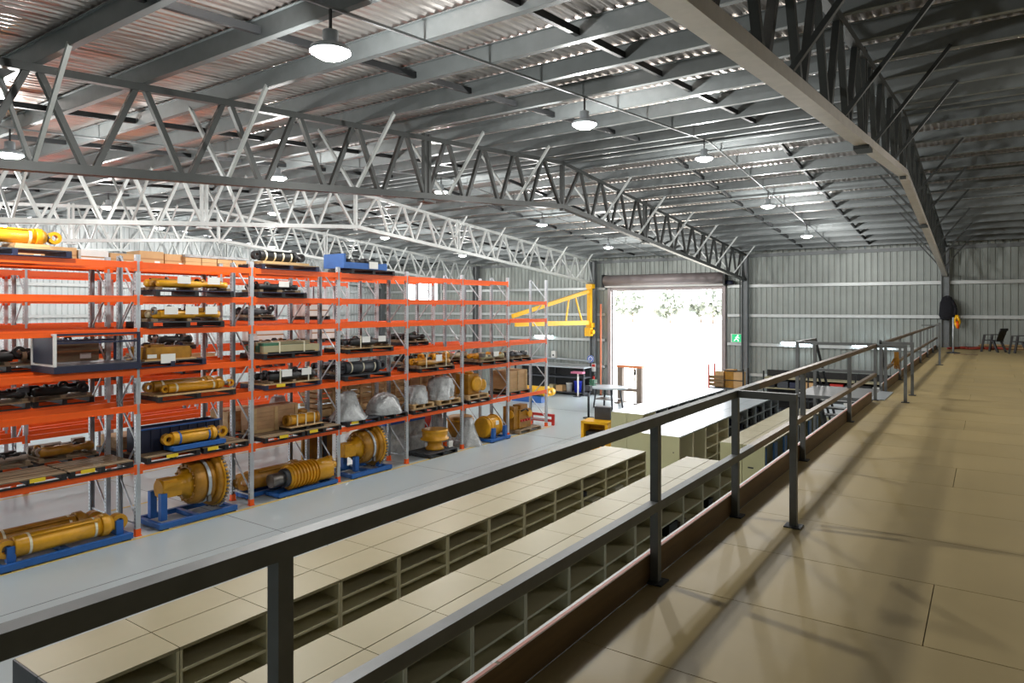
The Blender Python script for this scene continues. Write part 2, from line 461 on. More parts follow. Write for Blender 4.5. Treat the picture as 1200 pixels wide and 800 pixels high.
for k, y in enumerate((13.0, 24.0)):     # two dimmer lamps over the mezzanine, right of the frame
    z = ztop(y) - 0.42
    t = thing('high_bay_lamp', f'high bay lamp over the mezzanine floor, {ORDN[k]} from the camera', 'lamp', (2.7, y, z), 0, 'high bay lamps under the roof')
    link('housing', HSM, t); link('lens', LNM, t)
    span('hanger', t, BLK, -0.012, 0.012, -0.012, 0.012, 0.23, 0.45)
    ld = bpy.data.lights.new('high_bay_glow', 'POINT'); ld.energy = MEZZ_LAMP_W; ld.color = (1.0, 0.95, 0.86); ld.shadow_soft_size = 0.10
    lo = bpy.data.objects.new('high_bay_glow', ld); C.objects.link(lo); lo.parent = t; lo.location = (0, 0, -0.26)

# ---- mezzanine deck
mz = struct('mezzanine_floor')
span('deck', mz, WOODD, -1.66, XR, YF + 0.1, YB - 0.15, MZ - 0.26, MZ - 0.028)
k = 0; y = 2.98 - 5 * 0.9
joint = [-0.26 + 1.2, -0.26 - 1.2, -0.26, -0.26 + 2.4]      # butt joints step from row to row
while y < YB - 0.2:
    y1 = min(y + 0.9, YB - 0.16); ya = max(y, YF + 0.1)
    j = [-0.26 + 1.35, -0.26, -0.26 + 1.9, -0.26 + 0.8][(k + 3) % 4]
    cuts = [-1.668] + sorted(c for c in [j - 3.6, j, j + 3.6, j + 7.2] if -1.4 < c < XR - 0.1) + [XR]
    for a, b in zip(cuts, cuts[1:]):
        span('board', mz, BOARD, a + 0.0025, b - 0.0025, ya + 0.003, y1 - 0.003, MZ - 0.028, MZ)
    y = y1 if y1 < y + 0.9 else y + 0.9; k += 1
    if y1 >= YB - 0.2: break
span('edge_beam', mz, DGRY, -1.74, -1.66, YF + 0.1, YB - 0.15, MZ - 0.32, MZ - 0.01)

# ---------------------------------------------------------------- guardrail along the mezzanine edge
gr = thing('guardrail', 'long grey galvanised guardrail with timber kick board along the mezzanine edge', 'railing', (-1.64, 0, MZ))
RH = 1.0
def post(par, x, y, h=RH, m=RAIL):
    p = span('post', par, m, x - 0.025, x + 0.025, y - 0.025, y + 0.025, 0, h - 0.05)
    span('base_plate', par, DGRY, x - 0.06, x + 0.06, y - 0.06, y + 0.06, 0, 0.01)
def hrail(par, name, y0, y1, z, m=RAIL, x=0.0): span(name, par, m, x - 0.028, x + 0.028, y0, y1, z - 0.055, z)
for y in (-1.2, 1.21, 3.87, 5.46, 7.87, 10.91, 13.69): post(gr, 0, y)
for y in (15.2, 17.9, 20.8, 23.7, 26.6, 29.4, 31.8): post(gr, 0, y)
hrail(gr, 'top_rail', -1.25, 6.05, RH); hrail(gr, 'top_rail', 6.05, 13.72, RH, RUST); hrail(gr, 'top_rail', 15.17, 31.83, RH, RUST)
hrail(gr, 'mid_rail', -1.25, 5.9, 0.49); hrail(gr, 'mid_rail', 5.9, 13.66, 0.49, RUST); hrail(gr, 'mid_rail', 15.2, 31.8, 0.49, RUST)
for y, xa in ((5.44, 0.44), (13.66, 0.47), (14.86, 0.48)):
    span('return_rail', gr, RAIL, 0.028 if y < 14 else 0, xa + 0.025, y - 0.028, y + 0.028, RH - 0.055, RH)
    post(gr, xa, y)
span('return_rail', gr, RAIL, -0.025, 0.025, 14.84, 15.2, RH - 0.055, RH)
for a, b in ((YF + 0.12, 13.5), (15.25, 31.9)):
    span('kick_board', gr, TIMB, -0.055, -0.03, a, b, 0.0, 0.165)
    n0 = a
    while n0 < b:
        n1 = min(n0 + 3.6, b)
        span('white_edge', gr, WHITE, -0.088, -0.070, n0, n1 - 0.004, 0.10, 0.150)
        span('red_stripe', gr, REDT, -0.054, -0.036, n0, n1 - 0.02, 0.165, 0.1665); n0 = n1
span('threshold_plate', gr, GREYC, -0.10, 0.14, 13.75, 15.15, 0.0, 0.012)

# stair landing and flight hung on the mezzanine edge
st = thing('staircase', 'grey steel stair and landing with handrails outside the mezzanine edge', 'stairs', (-1.64, 0, 0))
span('landing_plate', st, RAIL, -1.42, -0.12, 14.0, 15.8, MZ - 0.08, MZ - 0.02)
for x, y, zt in ((-1.40, 14.1, MZ + 1.0), (-1.40, 15.75, MZ + 1.0), (-0.14, 15.75, MZ + 0.9)):
    span('post', st, RAIL, x - 0.03, x + 0.03, y - 0.03, y + 0.03, 0, zt - 0.05)
span('handrail', st, RAIL, -1.43, -0.03, 14.07, 14.13, MZ + 0.945, MZ + 1.0)
span('handrail', st, RAIL, -1.43, -0.03, 14.07, 14.13, MZ + 0.44, MZ + 0.49)
span('handrail', st, RAIL, -1.43, -1.37, 14.13, 15.75, MZ + 0.945, MZ + 1.0)
YS = 15.8
for x in (-1.40, -0.16):
    bar('stringer', st, RAIL, (x, YS, MZ - 0.12), (x, YS + 3.6, 0.1), 0.05, 0.22)
    bar('handrail', st, DGRY, (x, YS, MZ + 0.97), (x, YS + 3.6, 1.05), 0.045, 0.045)
    bar('handrail', st, DGRY, (x, YS, MZ + 0.45), (x, YS + 3.6, 0.55), 0.04, 0.04)
    span('post', st, RAIL, x - 0.025, x + 0.025, YS + 3.55, YS + 3.6, 0, 1.05)
for k in range(16):
    f = (k + 0.7) / 16.7
    span('tread', st, RAIL, -1.38, -0.18, YS + 3.6 * f - 0.12, YS + 3.6 * f + 0.12, (MZ - 0.05) * (1 - f) - 0.02, (MZ - 0.05) * (1 - f) + 0.01)

# ---------------------------------------------------------------- cream shelving units
CH = 1.83; CW = 0.905
CABM = {}
def cab_proto(kind, nshelf, depth, body=CREAM, inner=CREAMD, edge=None):
    """a steel shelving unit CW wide along Y, open to +X, origin at its floor corner (front, near end)"""
    edge = edge or EDGE
    return dict(kind=kind, n=nshelf, d=depth, body=body, inner=inner, edge=edge)
def cabinet(label, x, y, facing, P, group, endp=None, top=None):
    t = thing('shelving_unit', label, 'shelving', (x, y + (0 if facing > 0 else CW), 0), 0 if facing > 0 else PI, group)
    d = P['d']; g = 0.004
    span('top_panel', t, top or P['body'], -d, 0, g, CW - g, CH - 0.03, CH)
    for a in (g, CW - g - 0.024): span('side_panel', t, P['edge'], -d, 0, a, a + 0.024, 0, CH - 0.03)
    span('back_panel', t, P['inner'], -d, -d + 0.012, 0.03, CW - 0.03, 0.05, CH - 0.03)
    span('plinth', t, P['edge'], -0.04, -0.01, 0.03, CW - 0.03, 0.0, 0.08)
    if endp is not None:
        ya, yb = (-0.012, 0.003) if facing > 0 else (CW - 0.003, CW + 0.012); yo = ya if facing > 0 else yb
        o = span('end_panel', t, CREAMG if endp else DGRY, -d, 0, ya, yb, 0, CH - 0.003)
        if endp == 'slot': span('pull_slot', t, DGRY, -d * .75, -d * .5, yo - .006, yo + .006, CH - .50, CH - .47)
        elif endp == 'dot':
            for z in (CH - .37, .6): span('screw_cap', t, DGRY, -d * .3 - .012, -d * .3 + .012, yo - .006, yo + .006, z - .012, z + .012)
    if P['n']:
        st_ = (CH - 0.11) / P['n']
        for k in range(P['n']):
            z = CH - 0.03 - (k + 1) * P['step'] if 'step' in P else CH - 0.03 - (k + 1) * st_
            if z < 0.08: break
            span('shelf', t, P['edge'] if P['kind'] != 'dark' else GALV, -d + 0.015, -0.004, 0.03, CW - 0.03, z - 0.026, z)
    if P['kind'] == 'blue':
        for a in (0.03, CW - 0.13): span('blue_edge', t, M('pale_blue_edge', (96, 150, 214), .4), -0.03, 0.004, a, a + 0.10, 0.1, CH - 0.05)
    if P['kind'] == 'dark':
        for k in range(6):
            z = CH - 0.03 - 0.27 * (k + 1)
            if z < 0.08: break
            for j in range(5):
                if random.random() < 0.8:
                    a = 0.05 + j * 0.163
                    span('small_bin', t, random.choice([DGRY, BLK, DGRY, BLK, NAVY]), -d + 0.05, -0.03 - 0.1 * random.random(), a, a + 0.145, z, z + random.uniform(0.10, 0.2))
    return t
def P_(kind, n, d, step=None, **k):
    p = cab_proto(kind, n, d, **k)
    if step: p['step'] = step
    return p
DP = 0.475
pa = P_('shelf', 9, DP, 0.174); pb = P_('shelf', 6, DP, 0.262)
pe = P_('empty', 0, DP); pd = P_('shelf', 6, DP, 0.27, inner=DGRY); pk = P_('dark', 6, DP, 0.27, inner=DGRY, edge=GREYC)
pbl = P_('blue', 3, DP, 0.52, inner=CREAMD)
def row(xf, y0, n, protos, who, endf, endb):
    for k in range(n):
        y = y0 + k * CW; sky_tint_top = GREYC if who in ('middle far row', 'left far row') else None  # far rows: sky reflection on cream tops painted as bluish grey
        cabinet(f'cream shelving unit in the {who}, {ORDN[k]} from near end, facing the mezzanine', xf, y, 1, protos(k), f'shelving units of the {who}', endf if k == 0 else None, sky_tint_top)
        cabinet(f'cream shelving unit backing onto the {who}, {ORDN[k]} from the near end', xf - 2 * DP - 0.012, y, -1, pa, f'shelving units backing onto the {who}', endb if k == 0 else None, sky_tint_top)
row(-5.80, 2.335, 12, lambda k: pa, 'left near row', False, False)
row(-3.97, 2.335, 12, lambda k: pb, 'right near row', False, False)
row(-5.80, 15.06, 10, lambda k: pe if k < 2 else (pd if k < 4 else pk), 'middle far row', 'dot', True)
row(-3.90, 15.06, 7, lambda k: pbl, 'right far row', 'slot', True)
row(-7.87, 17.66, 8, lambda k: pe if k < 1 else pk, 'left far row', True, True)
# small stock standing on the cream shelves
for k, (x, y, z, m, d, lab) in enumerate([
        (-5.93, 11.1, CH - 0.03 - 0.174 * 3, PAPER, (0.16, 0.30, 0.04), 'flat white packet on a shelf of the left near row'),
        (-5.92, 10.65, CH - 0.03 - 0.174 * 2, NAVY, (0.14, 0.16, 0.08), 'dark blue packet on a shelf of the left near row'),
        (-5.92, 12.05, CH - 0.03 - 0.174 * 3, PAPER, (0.14, 0.34, 0.06), 'white tray of small parts on a shelf of the left near row'),
        (-4.12, 10.15, CH - 0.03 - 0.262 * 2, BLK, (0.22, 0.34, 0.18), 'black parts box on a lower shelf of the right near row'),
        (-4.10, 10.55, CH - 0.03 - 0.262 * 2, BRNP, (0.18, 0.22, 0.12), 'brown carton beside the black parts box in the right near row'),
        (-4.10, 11.9, CH - 0.03 - 0.262 * 2, BLK, (0.18, 0.22, 0.15), 'small black box far along the right near row')]):
    t = thing('stock_box', lab, 'box', (x, y, z + 0.001)); span('body', t, m, -d[0] / 2, d[0] / 2, -d[1] / 2, d[1] / 2, 0, d[2] * 0.8)
    span('lid', t, m, -d[0] / 2 - 0.004, d[0] / 2 + 0.004, -d[1] / 2 - 0.004, d[1] / 2 + 0.004, d[2] * 0.8, d[2])

# ---------------------------------------------------------------- pallet racks
RX = -14.65; BAY = 2.705; Y0 = 4.585; RD = 0.84
LV = [0.0, 1.49, 2.76, 3.52, 4.36, 5.05, 5.76]; RTOP = 5.92
def rack(label, xf, nb, y0=Y0, top_bays=None, levels=LV, xfoot=True):
    t = thing('pallet_rack', label, 'rack', (xf, y0, 0))
    for k in range(nb + 1):
        y = k * BAY
        for xx in (0.0, -RD):
            xa, xb = (xx - 0.08, xx) if xx == 0 else (xx, xx + 0.08)
            u = MB()
            u.box(((xa + xb) / 2, y - 0.048, RTOP / 2), (0.08, 0.004, RTOP)).box(((xa + xb) / 2, y + 0.048, RTOP / 2), (0.08, 0.004, RTOP))
            fx = xb if xx == 0 else xa
            u.box((fx - 0.002 * (1 if xx == 0 else -1), y - 0.026, RTOP / 2), (0.004, 0.044, RTOP)).box((fx - 0.002 * (1 if xx == 0 else -1), y + 0.026, RTOP / 2), (0.004, 0.044, RTOP))
            u.box((fx - 0.012 * (1 if xx == 0 else -1), y, RTOP / 2), (0.004, 0.02, RTOP))
            up = u.build('upright', UPR, t)
            if not UPS.get('slots'):
                s_ = MB()
                for q in range(int(RTOP / 0.075)): s_.box((0, -.0512, 0.06 + q * 0.075), (0.016, 0.003, 0.026)).box((0, .0512, 0.06 + q * 0.075), (0.016, 0.003, 0.026))
                UPS['slots'] = s_.mesh('slot_row', SLOT)
            link('slot_row', UPS['slots'], up, ((xa + xb) / 2, y, 0))['kind'] = 'stuff'
            span('foot_plate', t, ORNG, xa - 0.02, xb + 0.02, y - 0.065, y + 0.065, 0, 0.02); span('foot_guard', t, ORNG, xa - 0.006, xb + 0.006, y - 0.055, y + 0.055, 0.02, 0.15)
        z = 0.35; s_ = 0
        bar('horizontal_brace', t, UPR, (-0.06, y, 0.25), (-RD + 0.06, y, 0.25), 0.03, 0.03)
        while z < RTOP - 0.7:
            a, b = ((-0.06, -RD + 0.06), (-RD + 0.06, -0.06))[s_ % 2]
            bar('diagonal_brace', t, UPR, (a, y, z), (b, y, z + 0.78), 0.03, 0.03); z += 0.80; s_ += 1
    for k in range(nb):
        for li, z in enumerate(levels):
            if li == 0: continue
            if top_bays is not None and li == len(levels) - 1 and k not in top_bays: continue
            for xx in (-0.025, -RD + 0.025):
                bm_ = UPS.setdefault('beam', MB().box((0, 0, -0.065), (0.05, BAY - 0.115, 0.13)).box((0.0265, 0, -0.03), (0.003, BAY - 0.2, 0.012)).mesh('beam', ORNG))
                link('beam', bm_, t, (xx + (0.018 if xx > -0.1 else -0.018), k * BAY + BAY / 2, z))
            for yy in (k * BAY + 0.06, (k + 1) * BAY - 0.06):
                span('beam_connector', t, ORNG, -0.01, 0.012, yy - 0.03, yy + 0.03, z - 0.19, z + 0.02)
    return t
UPS = {}
rack('front row of tall orange beam pallet racking facing the open aisle', RX, 7, top_bays=(0, 1, 2, 3, 4, 5))
rack('orange beam pallet rack row standing back to back behind the front row', RX - RD - 0.46, 6, top_bays=(0, 1, 2, 3, 4))
rack('second orange pallet rack block, front row across the far aisle', -20.35, 5)
rack('second orange pallet rack block, rear row nearest the left wall', -20.35 - RD - 0.46, 5)
# red end guard
eg = thing('end_guard', 'red steel guard frame on the floor at the far end of the front rack', 'guard', (-15.1, Y0 + 7 * BAY + 0.32, 0))
for x in (-0.5, 0.55): span('post', eg, REDP, x - 0.05, x + 0.05, -0.05, 0.05, 0, 0.45)
for z in (0.18, 0.40): span('rail', eg, REDP, -0.5, 0.55, -0.04, 0.04, z - 0.05, z + 0.05)

# ---- stock makers: local Y along the rack, origin at the base centre
def strap_on(t, y, zb, hx, h, m=STRAP):
    s = MB(); s.box((hx, y, (zb + h) / 2), (0.006, 0.035, h - zb)).box((0, y, h), (2 * hx, 0.035, 0.006)).box((-hx, y, (zb + h) / 2), (0.006, 0.035, h - zb))
    s.build('strap', m, t)
def pallet(label, loc, L=1.165, W=0.95, deck=WOODD, fr=BLK, tagp=None, slats=6, h=0.14, group=None, rotz=0):
    t = thing('pallet', label, 'pallet', loc, rotz, group)
    for k in range(slats):
        x = -W / 2 + (k + 0.5) * W / slats
        span('slat', t, deck, x - W / slats * 0.37, x + W / slats * 0.37, -L / 2, L / 2, h - 0.022, h)
    for y in (-L / 2 + 0.05, 0, L / 2 - 0.05): span('bearer', t, fr, -W / 2, W / 2, y - 0.045, y + 0.045, 0.02, h - 0.022)
    for x in (-W / 2 + 0.05, W / 2 - 0.05): span('skid', t, fr, x - 0.05, x + 0.05, -L / 2, L / 2, 0, 0.02)
    if tagp is not None: span('yellow_tag', t, YTAG, W / 2, W / 2 + 0.004, tagp - 0.13, tagp + 0.13, h - 0.085, h - 0.01)
    return t
def cyl(label, loc, L=1.8, r=0.17, m=YEL, cat='cylinder', straps=2, rod=STEEL, rodext=0.0, rotz=0, group=None, ends=True, strapc=STRAP):
    t = thing('hydraulic_cylinder', label, cat, loc, rotz, group); h = L / 2; z = r * 1.15
    MB().lathe([(r * .92, -h), (r, -h + .02), (r, h * .72)], 22, 'Y', (0, 0, z)).build('barrel', m, t)
    MB().lathe([(r * 1.13, h * .72), (r * 1.15, h * .74), (r * 1.15, h * .88), (r * 1.02, h * .9), (r * .8, h * .98), (r * .5, h)], 22, 'Y', (0, 0, z)).build('gland', m, t)
    if ends:
        MB().ring(r * .85, r * .42, r * .9, 'X', (0, -h - r * .55, z)).build('base_eye', m, t)
        if rodext: MB().lathe([(r * .5, h), (r * .5, h + rodext)], 16, 'Y', (0, 0, z)).build('rod', rod, t)
        MB().ring(r * .85, r * .42, r * .9, 'X', (0, h + rodext + r * .6, z)).build('rod_eye', m, t)
    MB().tube([(r * .75, -h * .7, z + r * .85), (r * .75, h * .62, z + r * .85)], r * .12).box((r * .6, h * .62, z + r * .8), (r * .4, r * .5, r * .4)).build('oil_pipe', m, t)
    for k in range(straps):
        y = -h * .72 + k * (h * 1.3 / max(1, straps - 1))
        MB().ring(r * 1.03, r * .99, .045, 'Y', (0, y, z), 20).build('strap', strapc, t)
    return t
def cradle(label, loc, L, W, m=BLUE, posts=(), h=0.14, ph=0.45, group=None):
    t = thing('cradle_frame', label, 'frame', loc, 0, group)
    for x in (-W / 2 + .05, W / 2 - .05): span('side_rail', t, m, x - .05, x + .05, -L / 2, L / 2, 0.03, h)
    for y in (-L / 2 + .06, 0, L / 2 - .06): span('cross_rail', t, m, -W / 2 + .1, W / 2 - .1, y - .05, y + .05, 0.03, h - .01)
    for x in (-W / 2 + .05, W / 2 - .05):
        for y in (-L / 2 + .12, L / 2 - .12): span('foot', t, BLK, x - .05, x + .05, y - .08, y + .08, 0, 0.03)
    for x, y in posts: span('support_post', t, m, x - .06, x + .06, y - .07, y + .07, h - .005, ph)
    return t
def card(t, x, y, z, wy=.22, hz=.16): span('white_card', t, PAPER, x, x + .006, y - wy / 2, y + wy / 2, z, z + hz)
def parts_bundle(label, loc, L, W, h, mats, seed, cards=0, cat='machine parts', straps=0, rodlike=True):
    """a strapped load of rods, flanges, blocks and hoses"""
    rn = random.Random(seed); t = thing('parts_bundle', label, cat, loc)
    span('dunnage', t, WOODD, -W / 2, W / 2, -L / 2, -L / 2 + .09, 0, .06); span('dunnage', t, WOODD, -W / 2, W / 2, L / 2 - .09, L / 2, 0, .06)
    span('dunnage', t, WOODD, -W / 2, W / 2, -.045, .045, 0, .06)
    n = 3 if rodlike else 1
    for k in range(n):
        x = -W / 2 + (k + .5) * W / n; r = min(h * .26, W / n * .42) * rn.uniform(.75, 1.0); m = rn.choice(mats)
        MB().lathe([(r * .6, -L / 2 + .02), (r, -L / 2 + .06), (r, L * .1), (r * .65, L * .12), (r * .65, L * .36), (r * .95, L * .38), (r * .95, L / 2 - .03)], 14, 'Y', (x, 0, .06 + r)).build('shaft', m, t)
    for k in range(11):
        y = -L / 2 + (k + .5) * L / 11 + rn.uniform(-.03, .03); x = rn.uniform(-W * .3, W * .42); r = rn.uniform(.26, .5) * h * .5; m = rn.choice(mats + [BLK, STEEL, mats[0]])
        z = .06 + h * rn.uniform(.12, .42)
        if rn.random() < .6: MB().ring(r * 1.1, r * .5, r * .8, rn.choice('XY'), (x, y, z + r * .4), 14).build('flange', m, t)
        else: MB().box((x, y, z + r * .3), (r * 1.6, r * 2.2, r * 1.3)).build('bracket', m, t)
    for k in range(cards): card(t, W / 2 + .01, -L / 2 + (k + .8) * L / (cards + .4), .05 + h * .25, min(.3, L / (cards + 1) * .8), h * .42)
    for k in range(straps):
        y = -L * .3 + k * L * .6 / max(1, straps - 1)
        strap_on(t, y, .0, W / 2 + .004, h * .85)
    return t
def crate(label, loc, L, W, h, m=PLY, battens=True, slat=5, open_=False):
    t = thing('wooden_crate', label, 'crate', loc)
    for k in range(slat):
        z0 = .08 + k * (h - .08) / slat; z1 = z0 + (h - .08) / slat - (.05 if open_ else .006)
        span('side_board', t, m, W / 2 - .02, W / 2, -L / 2, L / 2, z0, z1); span('side_board', t, m, -W / 2, -W / 2 + .02, -L / 2, L / 2, z0, z1)
        span('end_board', t, m, -W / 2 + .02, W / 2 - .02, -L / 2, -L / 2 + .02, z0, z1); span('end_board', t, m, -W / 2 + .02, W / 2 - .02, L / 2 - .02, L / 2, z0, z1)
    if not open_: span('lid', t, m, -W / 2, W / 2, -L / 2, L / 2, h - .004, h + .018)
    for y in (-L / 2 + .05, L / 2 - .05) + ((0,) if L > 1 else ()):
        span('batten', t, WOOD, W / 2, W / 2 + .022, y - .045, y + .045, .02, h)
    for x in (-W / 2 + .06, W / 2 - .06): span('runner', t, WOOD, x - .05, x + .05, -L / 2, L / 2, 0, .08)
    return t
def carton(label, loc, L, W, h, m=CARD, rotz=0, group=None):
    t = thing('cardboard_carton', label, 'box', loc, rotz, group)
    span('body', t, m, -W / 2, W / 2, -L / 2, L / 2, 0, h); span('tape', t, CARDT, W / 2, W / 2 + .002, -L / 2, L / 2, h * .45, h * .55); span('top_tape', t, CARDT, -W / 2, W / 2, -.03, .03, h, h + .002)
    span('label_sticker', t, PAPER, W / 2 + .002, W / 2 + .004, L * .12, L * .34, h * .12, h * .38)
    return t
def wrapped(label, loc, L, W, h, kind='dome', seed=0, inner=None):
    rn = random.Random(seed); t = thing('wrapped_part', label, 'wrapped part', loc); n = 36
    prof = {'dome': [(1.0, 0), (1.02, .12), (.96, .35), (.82, .6), (.6, .8), (.33, .94), (.0, 1.0)],
            'cone': [(1.0, 0), (.98, .08), (.82, .25), (.62, .5), (.46, .75), (.38, .94), (.25, 1.0), (0, 1.01)],
            'drum': [(1.0, 0), (.98, .25), (.95, .3), (.93, .6), (.85, .66), (.8, .92), (.6, 1.0), (0, 1.02)]}[kind]
    vs = []; fs = []
    ph = [rn.uniform(0, 6.28) for _ in range(6)]
    for j, (r, z) in enumerate(prof):
        for k in range(n):
            a = 2 * PI * k / n
            q = r * (1 + .09 * math.sin(2 * a + ph[0] + 2.5 * z) + .06 * math.sin(5 * a + ph[1] + z * 4) + .045 * math.sin(9 * a + ph[2] - 3 * z) + .03 * rn.uniform(-1, 1))
            vs.append((q * W / 2 * math.cos(a), q * L / 2 * math.sin(a), z * h))
    for j in range(len(prof) - 1):
        for k in range(n): fs.append((j * n + k, j * n + (k + 1) % n, (j + 1) * n + (k + 1) % n, (j + 1) * n + k))
    m = MB(); m.add(vs, fs, True); m.build('plastic_wrap', WRAP, t)
    if inner: MB().lathe([(L * .44, .005), (L * .45, h * .10)], 20, 'Z').build('wrapped_base', inner, t)
    rr = MB().ring(max(L, W) * .515, max(L, W) * .49, .05, 'Z', (0, 0, .03), 24); o = rr.build('gathered_hem', WRAP, t); o.scale = (W / max(L, W), L / max(L, W), 1)
    return t
def final_drive(label, loc, s=1.0):
    t = thing('final_drive', label, 'machine part', loc); z = .70 * s
    MB().box((0, -.50 * s, z - .02), (.40 * s, .42 * s, .34 * s)).box((.0, -.55 * s, z + .17 * s), (.34 * s, .3 * s, .06 * s)).build('spindle_casing', YEL, t)
    MB().lathe([(.20 * s, -.74 * s), (.22 * s, -.30 * s), (.24 * s, -.18 * s), (.40 * s, -.08 * s)], 24, 'Y', (0, 0, z)).build('neck', YEL, t)
    MB().lathe([(.44 * s, -.10 * s), (.50 * s, -.04 * s), (.52 * s, .14 * s), (.47 * s, .17 * s), (.47 * s, .28 * s), (.52 * s, .31 * s), (.50 * s, .42 * s)], 30, 'Y', (0, 0, z)).build('hub', YELD, t)
    MB().lathe([(.55 * s, .40 * s), (.62 * s, .42 * s), (.62 * s, .52 * s), (.50 * s, .54 * s)], 30, 'Y', (0, 0, z)).build('seal_flange', YELD, t)
    MB().lathe([(.52 * s, .53 * s), (.66 * s, .54 * s), (.66 * s, .62 * s), (.30 * s, .64 * s), (.28 * s, .70 * s)], 36, 'Y', (0, 0, z)).build('gear_disc', YEL, t)
    tm = MB()
    for k in range(44):
        a = 2 * PI * k / 44
        tm.box((.675 * s * math.cos(a), .58 * s, z + .675 * s * math.sin(a)), (.05 * s, .07 * s, .045 * s), Matrix.Rotation(-a, 3, 'Y'))
    tm.build('gear_teeth', STEEL, t)
    for k in range(14):
        a = 2 * PI * k / 14
        MB().lathe([(.028 * s, 0), (.028 * s, .035 * s)], 6, 'Y', (.41 * s * math.cos(a), -.135 * s, z + .41 * s * math.sin(a))).build('bolt', YELD, t)
    MB().ring(.535 * s, .515 * s, .07 * s, 'Y', (0, .22 * s, z), 30).build('sling', GREYC, t)
    span('sling_buckle', t, STEEL, .42 * s, .50 * s, .18 * s, .26 * s, z - .42 * s, z - .28 * s)
    return t

# ---------------------------------------------------------------- stock on the front rack
XC = -15.08                                    # middle of the front rack
BAYN = ['nearest', 'second', 'third', 'fourth', 'fifth', 'sixth', 'far end']
LVN = ['floor', 'lowest shelf', 'second shelf', 'third shelf', 'fourth shelf', 'fifth shelf', 'top shelf']
def where(k, l): return f'{LVN[l]}, {BAYN[k]} front bay'
PH = 0.141
# floor level
cradle('blue steel cradle on the floor holding two big yellow cylinders, nearest rack bay', (-15.05, 5.95, 0), 2.35, 1.05, posts=((.34, -.93), (.34, .97), (-.30, -.93), (-.30, .97)), ph=.42)
cyl('big yellow hydraulic cylinder, front one of the two on the blue floor cradle', (-14.80, 5.95, .15), 1.75, .195, straps=2, rodext=.0)
cyl('big yellow hydraulic cylinder, rear one of the two on the blue floor cradle', (-15.36, 5.72, .15), 1.75, .20, YELD, straps=2)
cradle('blue steel frame under the yellow final drive with toothed disc, second rack bay', (-15.08, 8.62, 0), 1.85, 1.05, posts=((.22, -.70), (-.22, -.70)), ph=.72)
final_drive('yellow final drive with large toothed disc on blue frame, second rack bay', (-15.02, 8.62, .12), 0.97)
cradle('long blue frame under the finned yellow cylinder, third rack bay', (-14.84, 11.65, 0), 1.9, .55, h=.12)
t = thing('finned_cylinder', 'yellow finned cylinder with dark shaft lying on blue frame, third rack bay', 'machine part', (-14.86, 11.65, .12)); R0 = .30
MB().lathe([(.17, -1.0), (.17, -.55)], 18, 'Y', (0, 0, R0)).build('shaft', STEEL, t)
MB().lathe([(.22, -.64), (.24, -.60), (.24, -.52), (.19, -.50)], 18, 'Y', (0, 0, R0)).build('shaft_seal', DGRY, t)
MB().lathe([(.22, -.52), (.27, -.50), (.27, .35), (.285, .55), (.30, .80), (.27, .84)], 24, 'Y', (0, 0, R0)).build('barrel', YEL, t)
for k in range(9): MB().ring(.325, .26, .022, 'Y', (0, -.46 + k * .10, R0), 20).build('cooling_fin', YEL, t)
for k in range(3): MB().ring(.10, .05, .10, 'Y', (.16 - .16 * k, .88, R0 + (.10 if k != 1 else .22)), 14).build('lug', YEL, t)
MB().box((0, .85, R0), (.40, .08, .40)).build('end_plate', YEL, t)
cyl('worn yellow cylinder lying behind the finned cylinder, third rack bay', (-15.40, 11.15, .14), 1.6, .24, YELD, straps=0)
cradle('blue frame under the worn yellow cylinder, third rack bay', (-15.42, 11.15, 0), 1.9, .5, h=.13)
cradle('blue pallet frame under the second yellow final drive, fourth rack bay', (-15.05, 13.85, 0), 1.55, 1.05, posts=((.25, -.40), (-.25, -.40), (.30, .45)), ph=.55)
final_drive('yellow final drive with toothed disc on blue frame, fourth rack bay', (-15.02, 13.75, .10), 0.93)
pallet('dark pallet under the yellow hub on the floor, fifth rack bay', (-14.98, 16.95, 0), 1.35, 1.0, DGRY, BLK)
t = thing('wheel_hub', 'yellow stepped wheel hub standing on dark pallet, fifth rack bay', 'machine part', (-14.98, 17.05, PH))
MB().lathe([(.30, 0), (.31, .05), (.24, .12), (.23, .26), (.30, .30)], 26).build('lower_spool', YEL, t)
MB().lathe([(.30, .30), (.47, .33), (.47, .37), (.41, .39), (.42, .58), (.44, .60), (.44, .66), (.36, .66)], 26).build('upper_drum', YEL, t)
card(t, .30, .46, .02, .2, .22)
wrapped('cone of grey plastic wrap standing on the floor behind the yellow hub', (-16.35, 18.75, 0), 1.05, .95, 1.05, 'cone', 3)
wrapped('tall cone of grey plastic wrap on the floor, sixth rack bay', (-14.95, 18.75, 0), 1.05, .95, .95, 'cone', 4)
cradle('blue tube frame around the yellow drum on the floor, sixth rack bay', (-14.85, 20.0, 0), 1.2, .9, posts=((.36, -.35), (.36, .35)), ph=.50, h=.12)
t = thing('winch_drum', 'yellow winch drum lying in blue tube frame on the floor, sixth rack bay', 'machine part', (-14.90, 19.95, .12))
MB().lathe([(.34, -.45), (.37, -.43), (.37, .25), (.34, .27)], 26, 'Y', (0, 0, .38)).build('drum', YEL, t)
MB().ring(.40, .34, .06, 'Y', (0, -.30, .38), 24).build('rim', YEL, t); MB().ring(.40, .34, .06, 'Y', (0, .25, .38), 24).build('rim', YEL, t)
MB().lathe([(.2, .27), (.18, .42)], 18, 'Y', (0, 0, .38)).build('shaft_stub', YELD, t)
card(t, .36, .0, .46, .18, .14)
pallet('wooden pallet under the yellow engine block at the far end of the front rack', (-15.0, 22.1, 0), 1.5, 1.0, WOODD, WOODD)
t = thing('engine_block', 'yellow engine block with red fittings on wooden pallet, far end rack bay', 'machine part', (-15.0, 22.0, PH))
